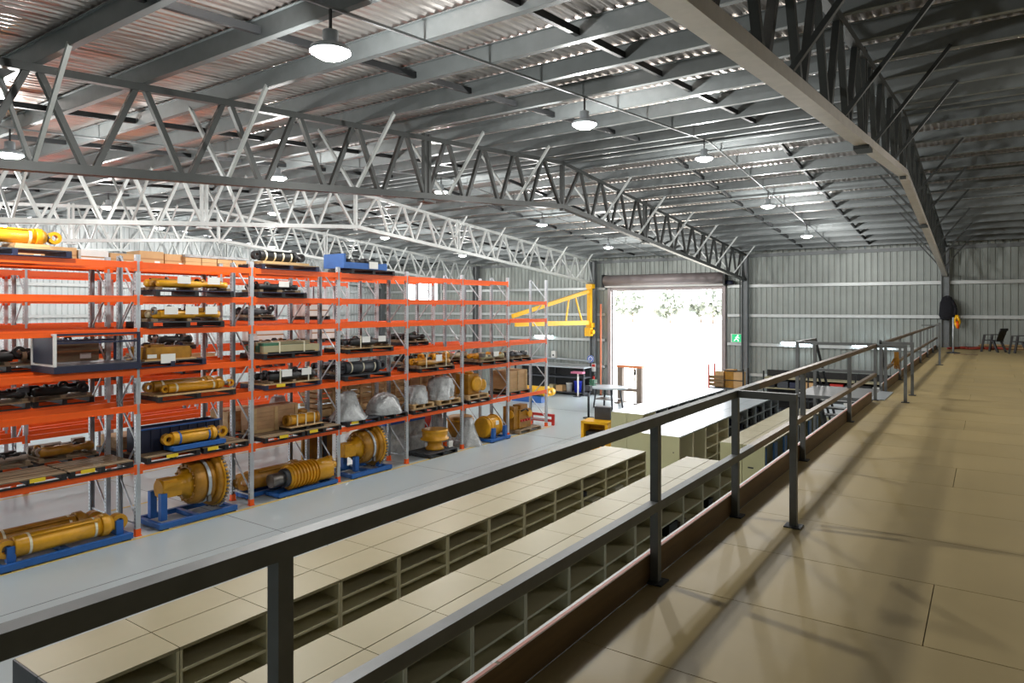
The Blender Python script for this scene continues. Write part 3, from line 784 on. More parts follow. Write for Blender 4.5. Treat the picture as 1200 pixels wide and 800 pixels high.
MB().box((0, 0, .38), (.6, .8, .7)).box((0, -.55, .45), (.5, .3, .86)).box((.0, .1, .8), (.35, .5, .18)).build('block', YELD, t)
MB().lathe([(.16, -.78), (.16, -.69)], 16, 'Y', (.1, 0, .6)).build('pulley', YEL, t); MB().lathe([(.11, .3), (.13, .42)], 14, 'X', (0, .2, .55)).build('filter_can', YEL, t)
for k in range(4): MB().lathe([(.05, .30), (.05, .36)], 10, 'X', (0, -.28 + k * .18, .32)).build('cap', REDP, t)
MB().tube([(.32, -.3, .7), (.36, 0, .76), (.34, .35, .5)], .03).build('hose', BLK, t)

# lowest shelf (L1)
L = LV[1]
pallet('black framed pallet with weathered slats, left of two on the ' + where(0, 1), (XC, 5.30, L), 1.2, 1.05, WOODD, BLK, 0.1)
pallet('black framed pallet with weathered slats, right of two on the ' + where(0, 1), (XC, 6.55, L), 1.2, 1.05, WOODD, BLK, -0.28)
pallet('black pallet under the blue bin, left of two on the ' + where(1, 1), (XC, 8.02, L), 1.2, 1.05, WOODD, BLK, -0.05)
pallet('black pallet with bare slats, right of two on the ' + where(1, 1), (XC, 9.27, L), 1.15, 1.05, WOODD, BLK, -0.35)
t = thing('steel_bin', 'navy blue ribbed steel bin behind the yellow cylinder on the ' + where(1, 1), 'bin', (-15.32, 8.45, L + PH))
span('bin_floor', t, NAVY, -.25, .25, -.95, .95, 0, .03)
for x in (-.25, .23): span('side_wall', t, NAVY, x, x + .02, -.95, .95, .03, .52)
for y in (-.95, .93): span('end_wall', t, NAVY, -.23, .23, y, y + .02, .03, .52)
for k in range(9): span('rib', t, NAVY, .25, .275, -.9 + k * .215, -.86 + k * .215, .03, .5)
span('rim', t, BLUE, .22, .29, -.97, .97, .50, .53)
cradle('small blue pallet frame under the yellow cylinder on the ' + where(1, 1), (-14.78, 8.63, L + PH), 1.25, .42, h=.12)
cyl('yellow hydraulic cylinder with blue bands on the ' + where(1, 1), (-14.80, 8.60, L + PH + .10), 1.05, .15, straps=2, rodext=.06, strapc=BLUE)
pallet('black framed pallet with pale slats, left of two on the ' + where(2, 1), (-14.98, 10.80, L), 1.2, 1.1, WOODD, BLK, -0.05)
pallet('black framed pallet with pale slats, right of two on the ' + where(2, 1), (-14.98, 12.03, L), 1.15, 1.1, WOODD, BLK, -0.36)
crate('brown boarded wooden crate behind the pipe on the ' + where(2, 1), (-15.35, 11.0, L + PH), 1.35, .5, .62)
pallet('small dark pallet under the yellow pipe on the ' + where(2, 1), (-14.85, 11.62, L + PH), 1.05, .5, WOOD, BLK, slats=4, h=.10)
t = thing('flanged_pipe', 'yellow flanged pipe strapped to small pallet on the ' + where(2, 1), 'pipe', (-14.85, 11.62, L + PH + .10))
MB().ring(.13, .095, .95, 'Y', (0, 0, .15), 20).build('pipe', YEL, t)
for y in (-.46, .44): MB().ring(.15, .08, .09, 'Y', (0, y, .15), 20).build('flange', YELD, t)
for y in (-.25, .02, .3): strap_on(t, y, 0, .14, .285)
t = thing('valve_body', 'yellow upright valve body beside the pipe on the ' + where(2, 1), 'machine part', (-15.2, 11.88, L + PH))
MB().lathe([(.15, 0), (.13, .1), (.1, .14), (.1, .3), (.15, .34), (.15, .42), (.1, .44)], 16).build('body', YELD, t); MB().ring(.07, .035, .1, 'X', (.12, 0, .24)).build('port', YEL, t)
pallet('dark pallet under the tall wrapped load on the ' + where(3, 1), (XC, 13.55, L), 1.25, 1.05, DGRY, BLK, -.35)
wrapped('tall ragged grey wrapped heap, left of two on the ' + where(3, 1), (-15.0, 13.35, L + PH), 1.15, .95, .78, 'cone', 7)
pallet('dark pallet under the domed wrapped load on the ' + where(3, 1), (XC, 14.78, L), 1.1, 1.05, DGRY, BLK)
wrapped('rounded dome of pale shrink wrap, right of two on the ' + where(3, 1), (-15.0, 14.75, L + PH), 1.15, 1.0, .62, 'dome', 8)
pallet('pale wooden pallet under the small wrapped drum on the ' + where(4, 1), (XC, 16.15, L + PH), .95, .9, WOOD, WOOD)
pallet('black pallet under the small wrapped drum on the ' + where(4, 1), (XC, 16.15, L), 1.15, 1.05, WOODD, BLK)
wrapped('small drum in grey shrink wrap, left of two on the ' + where(4, 1), (-14.95, 16.15, L + 2 * PH), .72, .7, .55, 'drum', 9)
pallet('pale wooden pallet under the large wrapped part on the ' + where(4, 1), (XC, 17.4, L + PH), 1.1, .95, WOOD, WOOD)
pallet('black pallet under the large wrapped part on the ' + where(4, 1), (XC, 17.4, L), 1.15, 1.05, WOODD, BLK)
wrapped('large wrapped part on yellow base, right of two on the ' + where(4, 1), (-14.98, 17.35, L + 2 * PH), .95, .85, .72, 'drum', 10, YELD)
pallet('pale wooden pallet under the yellow gearbox on the ' + where(5, 1), (XC, 18.95, L + PH), 1.15, .95, WOOD, WOOD)
pallet('black pallet under the yellow gearbox on the ' + where(5, 1), (XC, 18.95, L), 1.2, 1.05, WOODD, BLK)
t = thing('gearbox', 'yellow gearbox with round ports on pale pallet on the ' + where(5, 1), 'machine part', (-14.98, 18.95, L + 2 * PH))
MB().box((-.05, -.12, .36), (.55, .6, .70)).build('housing', YELD, t); MB().lathe([(.25, .18), (.27, .2), (.27, .3), (.20, .32)], 20, 'X', (0, .02, .36)).build('cover', YEL, t)
MB().lathe([(.14, 0), (.14, .2), (.2, .22), (.2, .3), (.1, .31)], 18, 'X', (.0, .34, .3)).ring(.16, .08, .12, 'X', (.25, .34, .3)).build('port', YEL, t)
MB().lathe([(.17, .70), (.17, .78), (.1, .8)], 16, 'Z', (0, -.1, 0)).build('breather', YEL, t)
crate('tan boarded crate on dark pallet on the ' + where(6, 1), (-15.2, 21.65, L + PH), 1.25, .8, .75, CARD)
pallet('dark pallet under the boarded crate on the ' + where(6, 1), (-15.2, 21.65, L), 1.4, 1.0, WOODD, BLK)

# second shelf (L2)
L = LV[2]
pallet('black pallet under the yellow cylinder bundle on the ' + where(1, 2), (XC, 8.60, L), 1.85, 1.0, WOOD, BLK)
cyl('slim yellow cylinder, front one of the bundle on the ' + where(1, 2), (-14.85, 8.68, L + PH), 1.35, .10, rodext=.12)
cyl('slim dull yellow cylinder, rear one of the bundle on the ' + where(1, 2), (-15.15, 8.55, L + PH), 1.45, .13, YELD, rodext=.05)
pallet('dark pallet with pale edge on the ' + where(2, 2), (XC, 11.15, L), 1.7, 1.05, WOOD, NAVY, -.4)
parts_bundle('black and cream parts with two white cards strapped on the ' + where(2, 2), (-15.0, 11.2, L + PH), 1.45, .8, .42, [BLK, DGRY, CREAM, BLK], 21, cards=2, straps=2)
pallet('black pallet under the dark cylinder on the ' + where(3, 2), (XC, 13.75, L), 1.75, 1.0, DGRY, BLK)
cyl('dark grey cylinder with white bands and card on the ' + where(3, 2), (-14.9, 13.75, L + PH), 1.35, .17, DGRY, straps=3)
parts_bundle('black cylinder parts behind the dark grey cylinder on the ' + where(3, 2), (-15.3, 13.75, L + PH), 1.4, .35, .34, [BLK, STEEL], 22)
pallet('dark pallet under the yellow castings on the ' + where(4, 2), (XC, 16.75, L), 1.7, 1.0, WOODD, BLK)
parts_bundle('yellow castings with white card strapped on the ' + where(4, 2), (-15.0, 16.7, L + PH), 1.6, .8, .50, [YEL, YELD, YEL], 23, cards=1, straps=2)
pallet('dark pallet under the pale bits and pieces on the ' + where(5, 2), (XC, 19.85, L), 1.6, 1.0, WOODD, BLK)
parts_bundle('pale and yellow small castings on dark pallet on the ' + where(5, 2), (-15.0, 19.85, L + PH), 1.4, .8, .40, [CREAM, YEL, STEEL, WHITE], 24, cards=1, cat='machine parts')
pallet('dark pallet under the white and yellow fittings on the ' + where(6, 2), (XC, 21.6, L), 1.3, 1.0, WOODD, BLK)
parts_bundle('white and yellow fittings on dark pallet on the ' + where(6, 2), (-15.0, 21.6, L + PH), 1.1, .8, .34, [WHITE, YEL, DGRY], 29)

# third shelf (L3)
L = LV[3]
t = thing('stillage_cage', 'dark navy steel stillage cage with pale end frame on the ' + where(0, 3), 'stillage', (-15.02, 6.45, L))
span('tray', t, NAVY, -.52, .52, -.80, .80, .02, .15); span('tray_floor', t, DGRY, -.5, .5, -.78, .78, .15, .17)
for x in (-.5, .5):
    for y in (-.78, .78): span('corner_post', t, NAVY if y > 0 else WHITE, x - .025, x + .025, y - .025, y + .025, .15, .78)
    for z in (.60, .76): span('side_rail', t, NAVY, x - .015, x + .015, -.78, .78, z - .02, z + .02)
span('end_panel', t, NAVY, -.48, .48, -.785, -.775, .2, .72)
span('end_rail', t, WHITE, -.5, .5, -.80, -.765, .74, .78); span('end_rail', t, WHITE, -.5, .5, -.80, -.765, .15, .18); span('end_rail', t, NAVY, -.5, .5, .765, .80, .74, .78)
pallet('navy pallet under the tan block on the ' + where(1, 3), (XC, 8.0, L), 1.55, 1.0, DGRY, NAVY)
t = thing('cast_block', 'tan wrapped cast block with white cards on the ' + where(1, 3), 'machine part', (-15.0, 7.95, L + PH))
MB().box((0, 0, .15), (.7, .95, .28)).box((0, .52, .14), (.5, .1, .20)).box((.1, -.2, .31), (.3, .3, .06)).build('block', YELD, t); span('base_board', t, WOOD, -.4, .4, -.55, .6, 0, .03)
card(t, .40, -.05, -.06, .32, .20); card(t, .36, -.38, .06, .2, .08)
pallet('dark green pallet under the long beams on the ' + where(2, 3), (XC, 11.15, L), 1.75, 1.0, DGRY, BLK)
t = thing('beam_bundle', 'long green and cream beams strapped together on the ' + where(2, 3), 'beams', (-15.0, 11.15, L + PH))
for k, (x, m_) in enumerate(((-.3, GRNP), (-.1, YELD), (.12, GRNP), (.3, CREAM))): span('beam', t, m_, x - .08, x + .08, -.85, .85, .03, .19)
span('beam', t, CREAM, -.2, 0.0, -.8, .85, .19, .27); span('beam', t, GRNP, .15, .36, -.85, -.4, .19, .26)
for y in (-.8, .75): span('dunnage', t, WOOD, -.4, .4, y - .05, y + .05, 0, .03)
for y in (-.4, .35): strap_on(t, y, 0, .40, .275)
pallet('black pallet with white straps on the ' + where(3, 3), (XC, 13.85, L), 1.8, 1.0, WOOD, BLK)
parts_bundle('black rods and hoses with two white cards on the ' + where(3, 3), (-15.0, 13.9, L + PH), 1.5, .8, .40, [BLK, DGRY, BRNP], 25, cards=2, straps=1)

# fourth and fifth shelves
L = LV[4]
pallet('black pallet with yellow and white parts on the ' + where(1, 4), (XC, 8.35, L), 1.75, 1.0, DGRY, BLK)
parts_bundle('yellow castings with three white cards on the ' + where(1, 4), (-15.0, 8.4, L + PH), 1.6, .75, .42, [YEL, YELD, YEL, CREAM], 26, cards=3)
L = LV[5]
pallet('navy pallet under the yellow and white parts on the ' + where(1, 5), (XC, 8.55, L), 1.85, 1.0, NAVY, BLK)
parts_bundle('yellow castings with two big white cards on the ' + where(1, 5), (-15.0, 8.55, L + PH), 1.7, .75, .38, [YEL, YELD, YEL, BRNP], 27, cards=2)
pallet('black pallet under the cream and dark parts on the ' + where(2, 5), (XC, 10.85, L), 1.45, 1.0, NAVY, BLK)
parts_bundle('cream and black parts with one white card on the ' + where(2, 5), (-15.0, 10.8, L + PH), 1.2, .75, .34, [CREAM, BLK, YEL, BLK], 28, cards=1)
# top shelf
L = LV[6]
pallet('long black pallet under the yellow cylinder on the ' + where(0, 6), (XC, 5.05, L), 1.9, 1.0, DGRY, NAVY, -.45)
cyl('big yellow cylinder with pale straps high on the ' + where(0, 6), (-14.92, 4.95, L + PH + .09), 1.45, .14, YEL, straps=2, rodext=.05)
for k, y in enumerate((4.35, 5.35)):
    t = thing('support_block', f'tan timber support block, {"near" if k == 0 else "far"} one under the yellow cylinder on the top shelf', 'timber', (-14.95, y, L + PH)); span('block', t, WOOD, -.35, .35, -.3, .3, .0, .05); span('cap', t, CARD, -.33, .33, -.28, .28, .05, .09)
pallet('dark pallet with slats under the black cylinder on the ' + where(2, 6), (XC, 11.1, L), 1.75, 1.0, WOODD, NAVY)
span('dunnage', thing('timber_bearer', 'pale timber bearer under the black cylinder on the ' + where(2, 6), 'timber', (-14.95, 11.0, L + PH)), WOOD, -.3, .3, -.7, .7, 0, .06)
cyl('black cylinder with clevis eyes strapped down on the ' + where(2, 6), (-14.95, 10.95, L + PH + .06), 1.15, .13, BLK, straps=4, rodext=.05)
pallet('black pallet under the blue crate on the ' + where(3, 6), (XC, 13.95, L), 1.7, 1.0, DGRY, BLK)
t = thing('open_crate', 'bright blue open crate full of black parts on the ' + where(3, 6), 'crate', (-14.98, 13.75, L + PH))
span('tray', t, BLUE, -.42, .42, -.95, .7, 0, .04); span('side_wall', t, BLUE, .40, .42, -.88, .7, .04, .17); span('side_wall', t, BLUE, -.42, -.40, -.88, .7, .04, .17)
span('end_post', t, BLUE, -.42, .42, -.95, -.88, .04, .40); span('end_wall', t, BLUE, -.40, .40, .68, .7, .04, .20)
for k in range(6): MB().lathe([(.09, 0), (.10, .2), (.06, .22), (.06, .3)], 10, 'Y', (-.2 + .2 * (k % 3), -.70 + .62 * (k // 3), .19 + .04 * (k % 2))).build('black_part', BLK, t)
card(t, .43, .15, .02, .34, .2)

# ---------------------------------------------------------------- stock on the rows behind
XB2 = RX - RD - 0.46 - 0.42
for k in range(7):
    carton(f'cardboard carton in line on top of the rear rack, {ORDN[k]} from near end', (XB2 - .05 + .06 * (k % 2), 5.2 + k * .62, LV[6]), .56, .6, .27 + .03 * ((k * 3) % 4), CARD if k != 3 else WHITE, group='cartons on top of the rear rack row')
t = thing('wrapped_stack', 'cling wrapped stack of tan cartons on top of the rear rack row', 'boxes', (XB2, 9.95, LV[6]))
for k in range(4):
    for j in range(2): span('carton', t, CARD, -.35, .35, -.85 + k * .42, -.45 + k * .42, j * .17, j * .17 + .165)
span('wrap_band', t, WRAP, -.37, .37, -.87, .85, .28, .345)
def rearload(kind, label, y, l, seed=0, dx=0.0, **k):
    z = LV[l]; x = XB2 + dx
    if l > 0: pallet('pallet under ' + label, (x, y, z), 1.15, .95, WOODD, BLK); z += PH
    if kind == 'parts': parts_bundle(label, (x, y, z), k.get('L', 1.1), .8, k.get('h', .42), k.get('mats', [BLK, DGRY, STEEL]), seed, cards=k.get('cards', 0))
    elif kind == 'crate': crate(label, (x, y, z), 1.05, .85, k.get('h', .8), k.get('m', WOOD), open_=k.get('o', True))
    elif kind == 'carton': carton(label, (x, y, z), k.get('L', 1.0), .8, k.get('h', .6), k.get('m', CARD))
    elif kind == 'wrap': wrapped(label, (x, y, z), 1.05, .9, k.get('h', .6), k.get('s', 'dome'), seed)
RB = 'of rear rack, '
rearload('parts', 'black rods on the third shelf ' + RB + 'nearest bay', 5.4, 3, 31, mats=[BLK, BRNP, WOODD])
rearload('carton', 'dark timber stack on the third shelf ' + RB + 'nearest bay', 6.6, 3, m=WOODD, h=.42)
rearload('parts', 'black round parts on the second shelf ' + RB + 'nearest bay', 6.4, 2, 32, mats=[BLK, DGRY], h=.40)
rearload('parts', 'black hoses on the second shelf ' + RB + 'nearest bay, left pallet', 5.2, 2, 33, mats=[BLK, DGRY], h=.36)
rearload('parts', 'brown rollers on the lowest shelf ' + RB + 'nearest bay', 6.5, 1, 34, mats=[WOODD, YELD, BRNP], h=.42)
rearload('parts', 'black fittings on the lowest shelf ' + RB + 'nearest bay, left pallet', 5.25, 1, 35, mats=[BLK, BRNP], h=.30)
rearload('parts', 'dark pipes on the third shelf ' + RB + 'second bay', 8.6, 3, 36, mats=[BLK, NAVY], h=.38)
rearload('parts', 'navy pipes on the third shelf ' + RB + 'third bay', 11.9, 3, 37, mats=[BLK, NAVY, YELD], h=.36)
rearload('parts', 'dark shafts on the second shelf ' + RB + 'fourth bay', 13.9, 2, 38, mats=[NAVY, BLK], h=.40)
rearload('carton', 'timber packs on the lowest shelf ' + RB + 'second bay', 8.0, 1, m=WOOD, h=.25)
rearload('carton', 'layered boards on the lowest shelf ' + RB + 'third bay', 10.7, 1, m=WOOD, h=.5)
rearload('wrap', 'grey wrapped heap on the lowest shelf ' + RB + 'third bay', 12.0, 1, 39, h=.7, s='cone')
rearload('crate', 'open slatted crate on the lowest shelf ' + RB + 'fourth bay', 13.6, 1, h=.85)
rearload('crate', 'open slatted crate on the lowest shelf ' + RB + 'fourth bay, far pallet', 14.7, 1, h=.85)
rearload('crate', 'open slatted crate on the lowest shelf ' + RB + 'fifth bay', 16.2, 1, h=.95)
rearload('crate', 'closed crate on the lowest shelf ' + RB + 'fifth bay, far pallet', 17.4, 1, h=.95, m=PLY, o=False)
rearload('crate', 'tall brown crate on the lowest shelf ' + RB + 'sixth bay', 18.9, 1, h=1.0, m=PLY, o=False)
rearload('parts', 'black and green cans on the second shelf ' + RB + 'fifth bay', 17.4, 2, 40, mats=[BLK, GRNP], h=.5)
rearload('parts', 'dark parts on the second shelf ' + RB + 'sixth bay', 19.6, 2, 41, mats=[BLK, REDP, CREAM], h=.4)
rearload('parts', 'black motor on the third shelf ' + RB + 'fifth bay', 17.2, 3, 42, mats=[BLK, GRNP], h=.42)
t = thing('steel_plate', 'rusty brown steel plate leaning on the floor behind the front rack, fourth bay', 'plate', (-16.3, 13.3, 0)); bar('plate', t, YELD, (0, -.55, .55), (0, .55, .55), .06, 1.1); bar('stiffener', t, DGRY, (.04, .25, .0), (.04, .25, 1.05), .05, .12)
t = thing('wrapped_bale', 'white wrapped bale on the floor behind the front rack, fifth bay', 'bale', (-16.37, 16.65, 0)); MB().box((0, 0, .6), (.9, 1.9, 1.2)).build('bale', WRAP, t); span('blue_band', t, GLASS_G, -.46, .46, -.96, .96, .98, 1.14)
t = thing('parts_drum', 'worn yellow drum on the floor behind the front rack, sixth bay', 'machine part', (-16.3, 20.0, 0)); MB().lathe([(.45, 0), (.48, .3), (.5, .7), (.4, .75)], 22).build('drum', YELD, t); MB().ring(.52, .44, .06, 'Z', (0, 0, .6), 22).build('rim', YEL, t)
t = thing('tool_chest', 'red tool chest on the floor behind the front rack, seventh bay', 'chest', (-17.4, 19.2, 0)); span('body', t, REDP, -.3, .3, -.5, .5, .05, .9)
for k in range(4): span('drawer', t, REDP, .30, .32, -.47, .47, .1 + k * .2, .28 + k * .2)
# second block across the aisle
for i, (y, l, lab, kind) in enumerate([(8.6, 3, 'blue stillage goods', 'n'), (11.6, 4, 'dark drums', 'b'), (14.2, 4, 'dark machine parts', 'b'), (16.6, 4, 'brown and black goods', 'w'), (11.3, 3, 'black pumps', 'b'), (14.6, 3, 'white boxed goods', 'w'), (16.9, 3, 'white wrapped goods', 'w'), (9.0, 2, 'pale timber', 't'), (12.0, 2, 'tan crated goods', 't'), (14.6, 2, 'black castings', 'b')]):
    lb = f'{lab} on the {LVN[l]} of the second rack block'
    pallet('pallet under the ' + lb, (-20.77, y, LV[l]), 1.15, .95, WOODD, BLK)
    if kind == 'w': carton(lb, (-20.77, y, LV[l] + PH), 1.05, .85, .42, WHITE)
    elif kind == 't': carton(lb, (-20.77, y, LV[l] + PH), 1.1, .85, .45, CARD)
    else: parts_bundle(lb, (-20.77, y, LV[l] + PH), 1.1, .8, .42, [NAVY, BLUE] if kind == 'n' else [BLK, DGRY, BRNP], 60 + i)

# ---------------------------------------------------------------- far end of the hall
# jib crane on the column left of the door
t = thing('jib_crane', 'bright yellow wall jib crane with triangular boom on the column left of the door', 'crane', (-17.95, 33.35, 0))
bar('mast', t, YELB, (0, -.10, 3.75), (0, -.10, 6.1), .22, .22)
for z in (3.85, 5.98): span('bracket', t, YELB, -.18, .18, -.2, .17, z - .12, z + .12)
B1 = Vector((-1.45, -5.45, 4.38)); B2 = Vector((-1.40, -5.25, 3.98)); B0 = Vector((0, -.15, 3.98)); T0_ = Vector((0, -.15, 5.72))
bar('boom', t, YELB, B0, B2, .14, .24); bar('tie_beam', t, YELB, T0_, B1, .14, .20)
for f, g in ((.34, .28), (.10, .20), (.6, .6)):
    bar('lattice', t, YELB, B0.lerp(B2, f), T0_.lerp(B1, g), .07, .07)
MB().box((0, -.2, 3.48), (.34, .34, .46)).lathe([(.12, .17), (.12, .32)], 12, 'X', (0, -.2, 3.48)).box((0, -.2, 3.75), (.06, .06, .12)).build('hoist', YELB, t)
# round blue sign and notices
t = thing('round_sign', 'round white sign with blue ring and centre on the column left of the door', 'sign', (-18.03, 33.50, 1.97))
MB().lathe([(.21, 0), (.21, .02)], 28, 'Y').build('disc', WHITE, t); MB().ring(.20, .145, .012, 'Y', (0, -.006, 0), 28).build('blue_ring', GLASS_G, t); MB().ring(.085, .03, .012, 'Y', (0, -.006, 0), 20).build('centre_mark', GLASS_G, t)
t = thing('notice_board', 'small red and white notice below the round sign', 'sign', (-17.84, 33.50, 1.50)); span('panel', t, WHITE, -.13, .13, 0, .02, -.22, .22); span('red_header', t, REDP, -.11, .11, -.004, 0, .04, .19)
t = thing('fire_extinguisher', 'red fire extinguisher hanging on the column left of the door', 'extinguisher', (-17.80, 33.44, .55)); MB().lathe([(.07, 0), (.08, .03), (.08, .42), (.03, .5)], 14).build('cylinder', REDP, t); MB().box((0, 0, .54), (.05, .12, .05)).build('valve', BLK, t); MB().tube([(.05, -.03, .53), (.11, -.05, .4), (.10, -.05, .15)], .012).build('hose', BLK, t)
t = thing('flare_streak', 'thin orange red flare streak added beside the left door guide', 'pipe', (-17.42, 33.55, 0)); MB().tube([(0, 0, 0), (0, 0, 5.0)], .05).build('pipe', M('orange_flare', (222, 130, 96), .5), t); span('foot', t, DGRY, -.1, .1, -.1, .1, 0, .02)  # added tube carries the orange flare on the door guide
# fluorescent battens
for lab, x0 in (('left of the jib crane column', -21.9), ('left one right of the door', -8.02), ('middle one right of the door', -5.0), ('right one by the mezzanine stair', -4.0)):
    L0 = 1.3 if x0 < -20 else (1.35 if x0 < -6 else .72)
    t = thing('fluorescent_light', f'glowing fluorescent batten on the back wall girt, {lab}', 'lamp', (x0, YB - .19, 3.10), 0, 'fluorescent battens')
    span('batten', t, WHITE, 0, L0, -.02, .04, .03, .09); MB().lathe([(.02, .02), (.035, .03), (.035, L0 - .03), (.02, L0 - .02)], 12, 'X', (0, -.05, .03)).build('tube', TUBE, t)
# workbench along the back wall
t = thing('workbench', 'long dark workbench with shelves along the back wall left of the door', 'bench', (-20.2, 33.0, 0))
for z, m_ in ((.12, DGRY), (.95, DGRY), (1.50, GREYC)): span('shelf_board', t, m_, -2.3, 2.3, -.45, .4, z, z + .06)
span('back_sheet', t, BLK, -2.3, 2.3, .38, .4, .1, 1.5)
for x in (-2.25, 0, 2.25):
    for y in (-.42, .36): span('leg', t, DGRY, x - .04, x + .04, y - .04, y + .04, 0, 1.5)
MB().tube([(-2.3, .5, 1.95), (2.2, .5, 1.85)], .05).build('service_pipe', GREYC, t)
for lab, x, z, m_, d in (('white plastic bucket on the bottom bench shelf', -18.95, .18, WHITE, .17), ('blue plastic drum on the bottom bench shelf', -18.4, .18, BLUEP, .22)):
    t = thing('bucket', lab, 'bucket', (x, 32.75, z)); MB().lathe([(d * .85, 0), (d, d * 2.6), (d * 1.06, d * 2.62), (d * 1.06, d * 2.8)], 18).build('tub', m_, t); MB().ring(d * 1.0, d * .96, .012, 'X', (0, 0, d * 2.4), 18).build('handle', STEEL, t)
for k, (x, m_, lab) in enumerate(((-19.5, CARD, 'tan carton on the bottom bench shelf'), (-20.1, CREAM, 'cream carton on the bottom bench shelf'))): carton(lab, (x, 32.8, .18), .4, .45, .32, m_, PI / 2)
t = thing('power_box', 'white power outlet box on the wall above the workbench', 'outlet', (-20.35, 33.45, 1.95)); span('box', t, WHITE, -.13, .13, -.1, .1, 0, .38); span('switch', t, DGRY, -.05, .05, -.11, -.1, .1, .2)
t = thing('grinder_stand', 'pink topped pedestal stand at the right end of the workbench', 'stand', (-18.15, 32.3, 0)); span('column', t, WHITE, -.03, .03, -.03, .03, 0, 1.25); MB().box((0, 0, 1.3), (.7, .35, .1)).build('head', M('dusty_pink', (196, 110, 140), .5), t); span('foot', t, DGRY, -.2, .2, -.2, .2, 0, .03)
# round worktable with vice, shop press, stacker
t = thing('work_table', 'round topped steel work table in front of the open door', 'table', (-15.0, 29.6, 0))
o = MB().lathe([(1.0, .94), (1.0, 1.0), (.9, 1.02)], 30).build('table_top', GREYC, t); o.scale = (1, .8, 1)
for a in (.5, 2.2, 3.9, 5.4): bar('leg', t, DGRY, (.6 * math.cos(a), .5 * math.sin(a), .94), (.75 * math.cos(a), .6 * math.sin(a), 0), .07, .07)
span('lower_shelf', t, STEEL, -.5, .5, -.4, .4, .4, .44)
t = thing('bench_vice', 'green bench vice on the left edge of the round work table', 'vice', (-15.75, 29.5, 1.01)); MB().box((0, 0, .08), (.22, .26, .16)).box((-.05, 0, .22), (.1, .3, .16)).box((.12, 0, .22), (.08, .3, .16)).build('body', GRNP, t); MB().tube([(-.2, 0, .12), (.3, 0, .12)], .025).build('screw', STEEL, t)
t = thing('black_stand', 'black stand with pipe and clamp left of the work table', 'stand', (-14.25, 26.3, 0)); MB().tube([(0, 0, 0), (0, 0, 1.25)], .05).build('pole', BLK, t); MB().box((0, 0, 1.3), (.25, .2, .22)).box((-.05, 0, 1.0), (.2, .15, .12)).build('clamp', DGRY, t); MB().lathe([(.25, 0), (.25, .03)], 18).build('base', BLK, t)
t = thing('shop_press', 'brown steel portal press frame with orange head before the open door', 'press', (-14.75, 31.6, 0))
for x in (-.52, .52): span('column', t, BRNP, x - .13, x + .13, -.12, .12, 0, 1.80)
span('head_beam', t, M('press_orange', (214, 126, 78), .5), -.68, .68, -.14, .14, 1.78, 1.90); span('table_beam', t, BRNP, -.4, .4, -.1, .1, .6, .75)
MB().tube([(.25, 0, 1.8), (.25, 0, 1.1)], .04).lathe([(.07, 1.45), (.07, 1.7)], 12, 'Z', (.25, 0, 0)).build('ram', STEEL, t)
for x in (-.52, .52): span('foot', t, BRNP, x - .15, x + .15, -.45, .45, 0, .06)
t = thing('yellow_stacker', 'yellow pedestrian stacker truck left of the tall cream shelving', 'truck', (-10.75, 20.5, 0), math.radians(8))
y_ = MB(); y_.box((-.42, 0, .52), (.10, .75, .95)).box((.42, 0, .52), (.10, .75, .95)).box((0, .3, .52), (.78, .1, .95)).box((0, 0, .98), (.94, .75, .08)).box((0, 0, .14), (.94, .75, .12)); y_.build('chassis', YELB, t)
MB().box((.02, -.02, .42), (.7, .5, .5)).build('motor_cover', BLK, t); MB().bar((-.35, -.3, .25), (.35, -.34, .62), .09, .14).build('cross_strut', YELB, t)
MB().box((.10, .25, 1.24), (.55, .22, .42)).build('seat_back', DGRY, t); span('post', t, DGRY, .05, .15, .2, .3, 1.0, 1.05)
for x in (-.35, .35):
    for y in (-.3, .3): MB().lathe([(.11, -.05), (.11, .05)], 16, 'X', (x, y, .11)).build('wheel', BLK, t)
# right of the door
t = thing('stock_stillage', 'tall stillage with brown side panels beside the open door', 'stillage', (-9.75, 31.4, 0))
for x in (-.78, .78):
    for y in (-.4, .4): span('corner_post', t, REDP if x < 0 else BLK, x - .03, x + .03, y - .03, y + .03, 0, 2.05 if x > 0 else 2.2)
span('deck', t, DGRY, -.78, .78, -.4, .4, 1.10, 1.16)
for k in range(3): span('side_board', t, TIMB, -.75, -.10, -.42, -.40, 1.22 + k * .17, 1.37 + k * .17)
span('rail', t, BLK, -.1, .78, -.42, -.38, 1.92, 1.97); span('rail', t, BLK, -.1, .78, -.42, -.38, 1.5, 1.54)
for k, (x, m_, lab) in enumerate(((-.35, WOOD, 'tan box in the stillage by the door, left one'), (.12, YELD, 'dull yellow box in the stillage by the door, middle one'), (.5, CARD, 'tan box in the stillage by the door, right one'))): carton(lab, (-9.75 + x, 31.4, 1.16), .40, .5, .72 + .1 * (k % 2), m_, PI / 2)
t = thing('exit_sign', 'green running man exit sign on the wall right of the door', 'sign', (-9.95, 33.75, 3.12))
span('case', t, WHITE, -.42, .42, 0, .10, -.02, .40); span('green_face', t, EXITG, -.36, .36, -.006, 0, .0, .38)
mm = MB(); mm.lathe([(.035, 0), (.035, .008)], 12, 'Y', (-.08, -.014, .31)); mm.bar((-.10, -.01, .27), (-.16, -.01, .16), .01, .05); mm.bar((-.16, -.01, .16), (-.05, -.01, .10), .01, .035); mm.bar((-.05, -.01, .10), (-.06, -.01, .03), .01, .03); mm.bar((-.16, -.01, .16), (-.26, -.01, .06), .01, .035); mm.bar((-.10, -.01, .26), (.0, -.01, .19), .01, .025); mm.bar((-.10, -.01, .26), (-.20, -.01, .22), .01, .025)
mm.box((.20, -.01, .19), (.16, .01, .04)); mm.prism([(.26, .11), (.34, .19), (.26, .27)], -.015, -.006, 'Y'); mm.build('running_man', EXITW, t)
